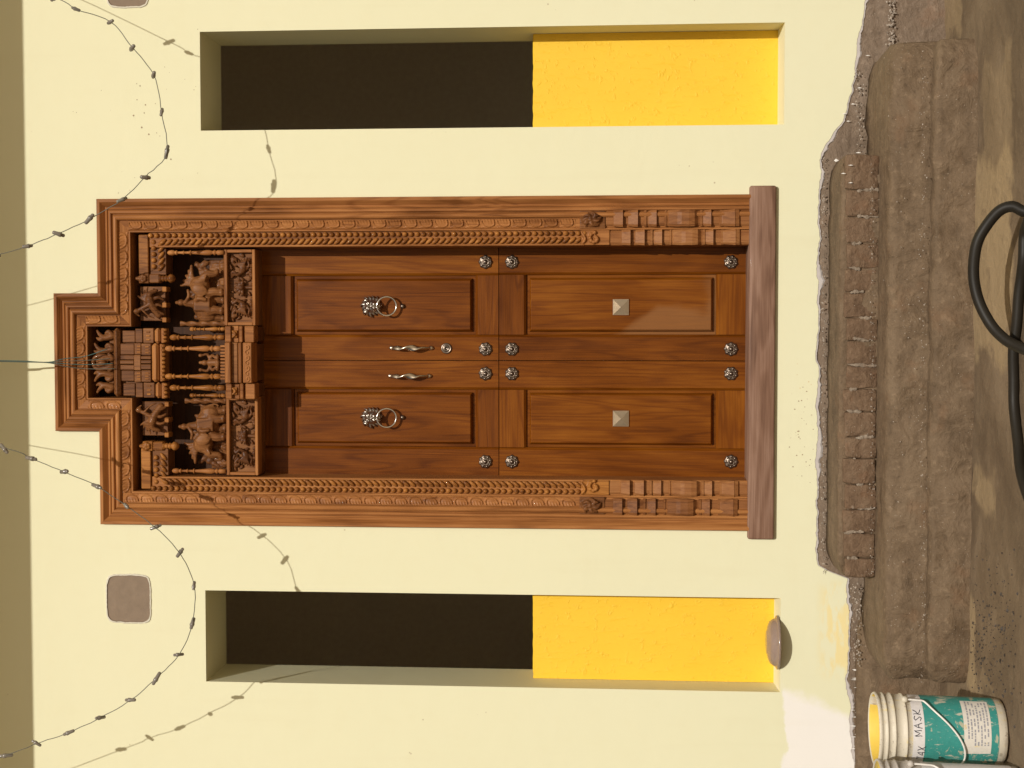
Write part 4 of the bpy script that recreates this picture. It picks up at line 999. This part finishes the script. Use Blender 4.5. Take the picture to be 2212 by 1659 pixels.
# ------------------------------------------------------------------ paint buckets
def bucket(name, c, rt, rb_, H, label_, full, yaw, wall):
    e = empty(name, c, label_, 'bucket'); x, y, z = c
    rad = lambda f: rt+(rb_-rt)*f                                 # f from top 0 to bottom 1
    zf = lambda f: z+H*(1-f)
    pr = [(0,0),(rb_*.93,0),(rb_*.985,.004),(rb_,.012)]
    for f in np.linspace(.97,.26,10): pr.append((rad(f), H*(1-f)))
    for f in (.225,.135,.075):                                    # stiffening ribs below the lip
        pr += [(rad(f)+.0005,H*(1-f)),(rad(f)+.0042,H*(1-f)+.001),(rad(f)+.0048,H*(1-f)+.003),(rad(f)+.0042,H*(1-f)+.006),(rad(f)+.0008,H*(1-f)+.008)]
    pr += [(rt+.001,H*.968),(rt+.005,H*.974),(rt+.0055,H*.99),(rt+.003,H),(rt-.001,H*.998)]
    body = lathe('body', pr+[(rt-.004,H*.96),(rt-.006,H*.80),(rb_-.006,.03),(0,.03)], (x,y,z), wall, e, 'z', 64)
    lathe('paint_film', [(rt-.0022,H*.992),(rt-.0050,H*.955),(rt-.0069,H*.80),(rb_-.0072,.06),(0,.058)], (x,y,z), M['paintfilm'], e, 'z', 48, arc=(R(-300),R(35)) if full else (0,2*math.pi))
    def band(nm, f0, f1, a0, a1, mat, off, parent=e):
        n = max(4, int(abs(a1-a0)/4)); V = []; 
        for k in range(n+1):
            a = R(yaw+a0+(a1-a0)*k/n)
            for f in (f0, f1): V.append((x+(rad(f)+off)*math.cos(a), y+(rad(f)+off)*math.sin(a), zf(f)))
        return mob(nm, V, [(2*k,2*k+2,2*k+3,2*k+1) for k in range(n)], mat, parent, True)
    lx = lambda a, f, off: Vector((x+(rad(f)+off)*math.cos(R(yaw+a)), y+(rad(f)+off)*math.sin(R(yaw+a)), zf(f)))
    if full:
        band('white_band', .262, .352, 0, 359.9, M['bandw'], .0012); tb_ = band('teal_band', .353, .925, 0, 359.9, M['teal'], .0012)
        lab = band('label_panel', .655, .865, -128, -28, M['labelw'], .0022)
        V = []; Fc = []; rr = random.Random(6)
        for row in range(7):                                       # rows of small illegible print
            f = .685+.025*row; a = -112 if row > 1 else -100
            while a < -36:
                wd = rr.uniform(2, 7)
                if rr.random() < .85:
                    b0 = len(V); 
                    for (aa, ff) in ((a,f),(a+wd,f),(a+wd,f+.011),(a,f+.011)): V.append(lx(aa, ff, .0029))
                    Fc.append((b0,b0+1,b0+2,b0+3))
                a += wd+1.3
        mob('label_print', V, Fc, M['print'], lab)['kind'] = 'stuff'
        # hand lettering: strokes on the white band
        G = {'M': [[(0,0),(0,1),(.5,.3),(1,1),(1,0)]], 'A': [[(0,0),(.5,1),(1,0)],[(.2,.4),(.8,.4)]], 'S': [[(.95,.9),(.5,1),(.1,.75),(.9,.3),(.5,0),(.05,.1)]], 'K': [[(0,0),(0,1)],[(.9,1),(.05,.45),(.95,0)]],
             '7': [[(0,1),(.9,1),(.3,0)]], '4': [[(.8,0),(.8,1),(0,.35),(1,.35)]], 'X': [[(0,0),(1,1)],[(0,1),(1,0)]]}
        bm = bmesh.new()
        def write(txt, a0, ft, fb, wd, gap, drop=0):
            a = a0
            for q, ch in enumerate(txt):
                for st in G[ch]:
                    Pq = []
                    for (p1, p2) in zip(st, st[1:]):
                        for t_ in (0,.25,.5,.75): Pq.append((p1[0]+(p2[0]-p1[0])*t_, p1[1]+(p2[1]-p1[1])*t_))
                    Pq.append(st[-1])
                    atube(bm, [lx(a+p[0]*wd+.5*math.sin(7*p[1]+q), fb+(ft-fb)*p[1]+drop*q+.003*math.sin(5*p[0]+q*2), .0014) for p in Pq], .0013, 5)
                a += wd+gap
        write('MASK', -97, .272, .330, 8.5, 3.5); write('74X', -142, .300, .360, 7, 3)
        bmob('hand_lettering', bm, M['ink'], e, True)['kind'] = 'stuff'
    else:
        band('white_band', .30, .94, 0, 359.9, M['bandw'], .0012); lab = band('label_panel', .55, .9, -110, -20, M['labelw'], .0022)
    # lugs and hanging bail
    P = []
    for k in range(33):
        a = math.pi*k/32; bx = (rt+.016)*math.cos(a); 
        drop = H*(.45 if full else .50)*math.sin(a)**.9; f_ = .22+drop/H
        by = -math.sqrt(max(0, (rad(f_)+.012)**2-min(abs(bx), rad(f_)+.012)**2)) if k not in (0,32) else 0
        P.append(Vector((bx, by, -drop)))
    Mz = Matrix.Rotation(R(-28 if full else -20), 3, 'Z')
    P = [Vector((x,y,zf(.215)))+Mz @ p for p in P]
    tube('bail_handle', smooth_path(P, 2), .0032, M['bail'], e, 8)
    for pp in (P[0], P[-1]):
        bm = bmesh.new(); bmesh.ops.create_uvsphere(bm, u_segments=10, v_segments=8, radius=.011, matrix=Matrix.Translation(pp)); bmob('bail_lug', bm, wall, e, True)
    return e
pb = onz(2184, 1601, GZ)
b1c = (pb.x, pb.y+.115, GZ+.004)
bucket('paint_bucket', b1c, .116, .106, .415, 'teal and white paint bucket with hand lettering and yellow paint inside', True, 12, M['pail'])
b2 = at(1900, 1717, b1c[1]-.22)
bucket('paint_bucket', (b2.x, b1c[1]-.235, GZ+.004), .112, .102, .440, 'grey white paint pail in front of the teal bucket, cut by the picture edge', False, 0, M['pailgrey'])

# ------------------------------------------------------------------ hose
hp = [(2330,330,-1.42),(2262,396,-1.36),(2222,455,-1.33),(2187,446,-1.30),(2158,456,-1.28),(2129,490,-1.26),(2110,527,-1.25),(2103,577,-1.24),(2106,619,-1.24),(2118,660,-1.25),(2141,702,-1.27),(2166,729,-1.30),(2191,745,-1.33),(2230,762,-1.38),(2300,800,-1.46)]
hose = empty('garden_hose', onz(2195, 700, GZ), 'thick black rubber hose arching in a loop in front of the steps', 'hose')
tube('hose_loop', smooth_path([at(a, b, c) for a, b, c in hp], 6), .0175, M['hose'], hose, 14)
hs = [(2290,420),(2240,450),(2209,494),(2206,556),(2201,600),(2198,640),(2195,702),(2192,756),(2189.5,820),(2189.5,878),(2197,950),(2212,1030),(2240,1120),(2280,1200)]
def hz(a, b): p = onz(a+4, b, GZ+.012); return Vector((p.x, p.y, gh(p.x, p.y)+.017))
tube('hose_run', smooth_path([hz(a, b) for a, b in hs], 6), .0165, M['hose'], hose, 14)

# ------------------------------------------------------------------ dish on the window sill
dc = at(1676, 1388, .03); sz = WB+.0035
dish = lathe('dish', [(0,.010),(.080,.008),(.106,.0),(.109,.002),(.109,.008),(.105,.011),(.099,.012),(.094,.024),(.084,.036),(.066,.044),(.050,.046),(.046,.049),(.040,.050),(0,.051)], (dc.x, .034, sz), M['dish'], None, 'z', 48)
tag(dish, 'shallow upturned brown dish resting on the left window sill', 'dish')
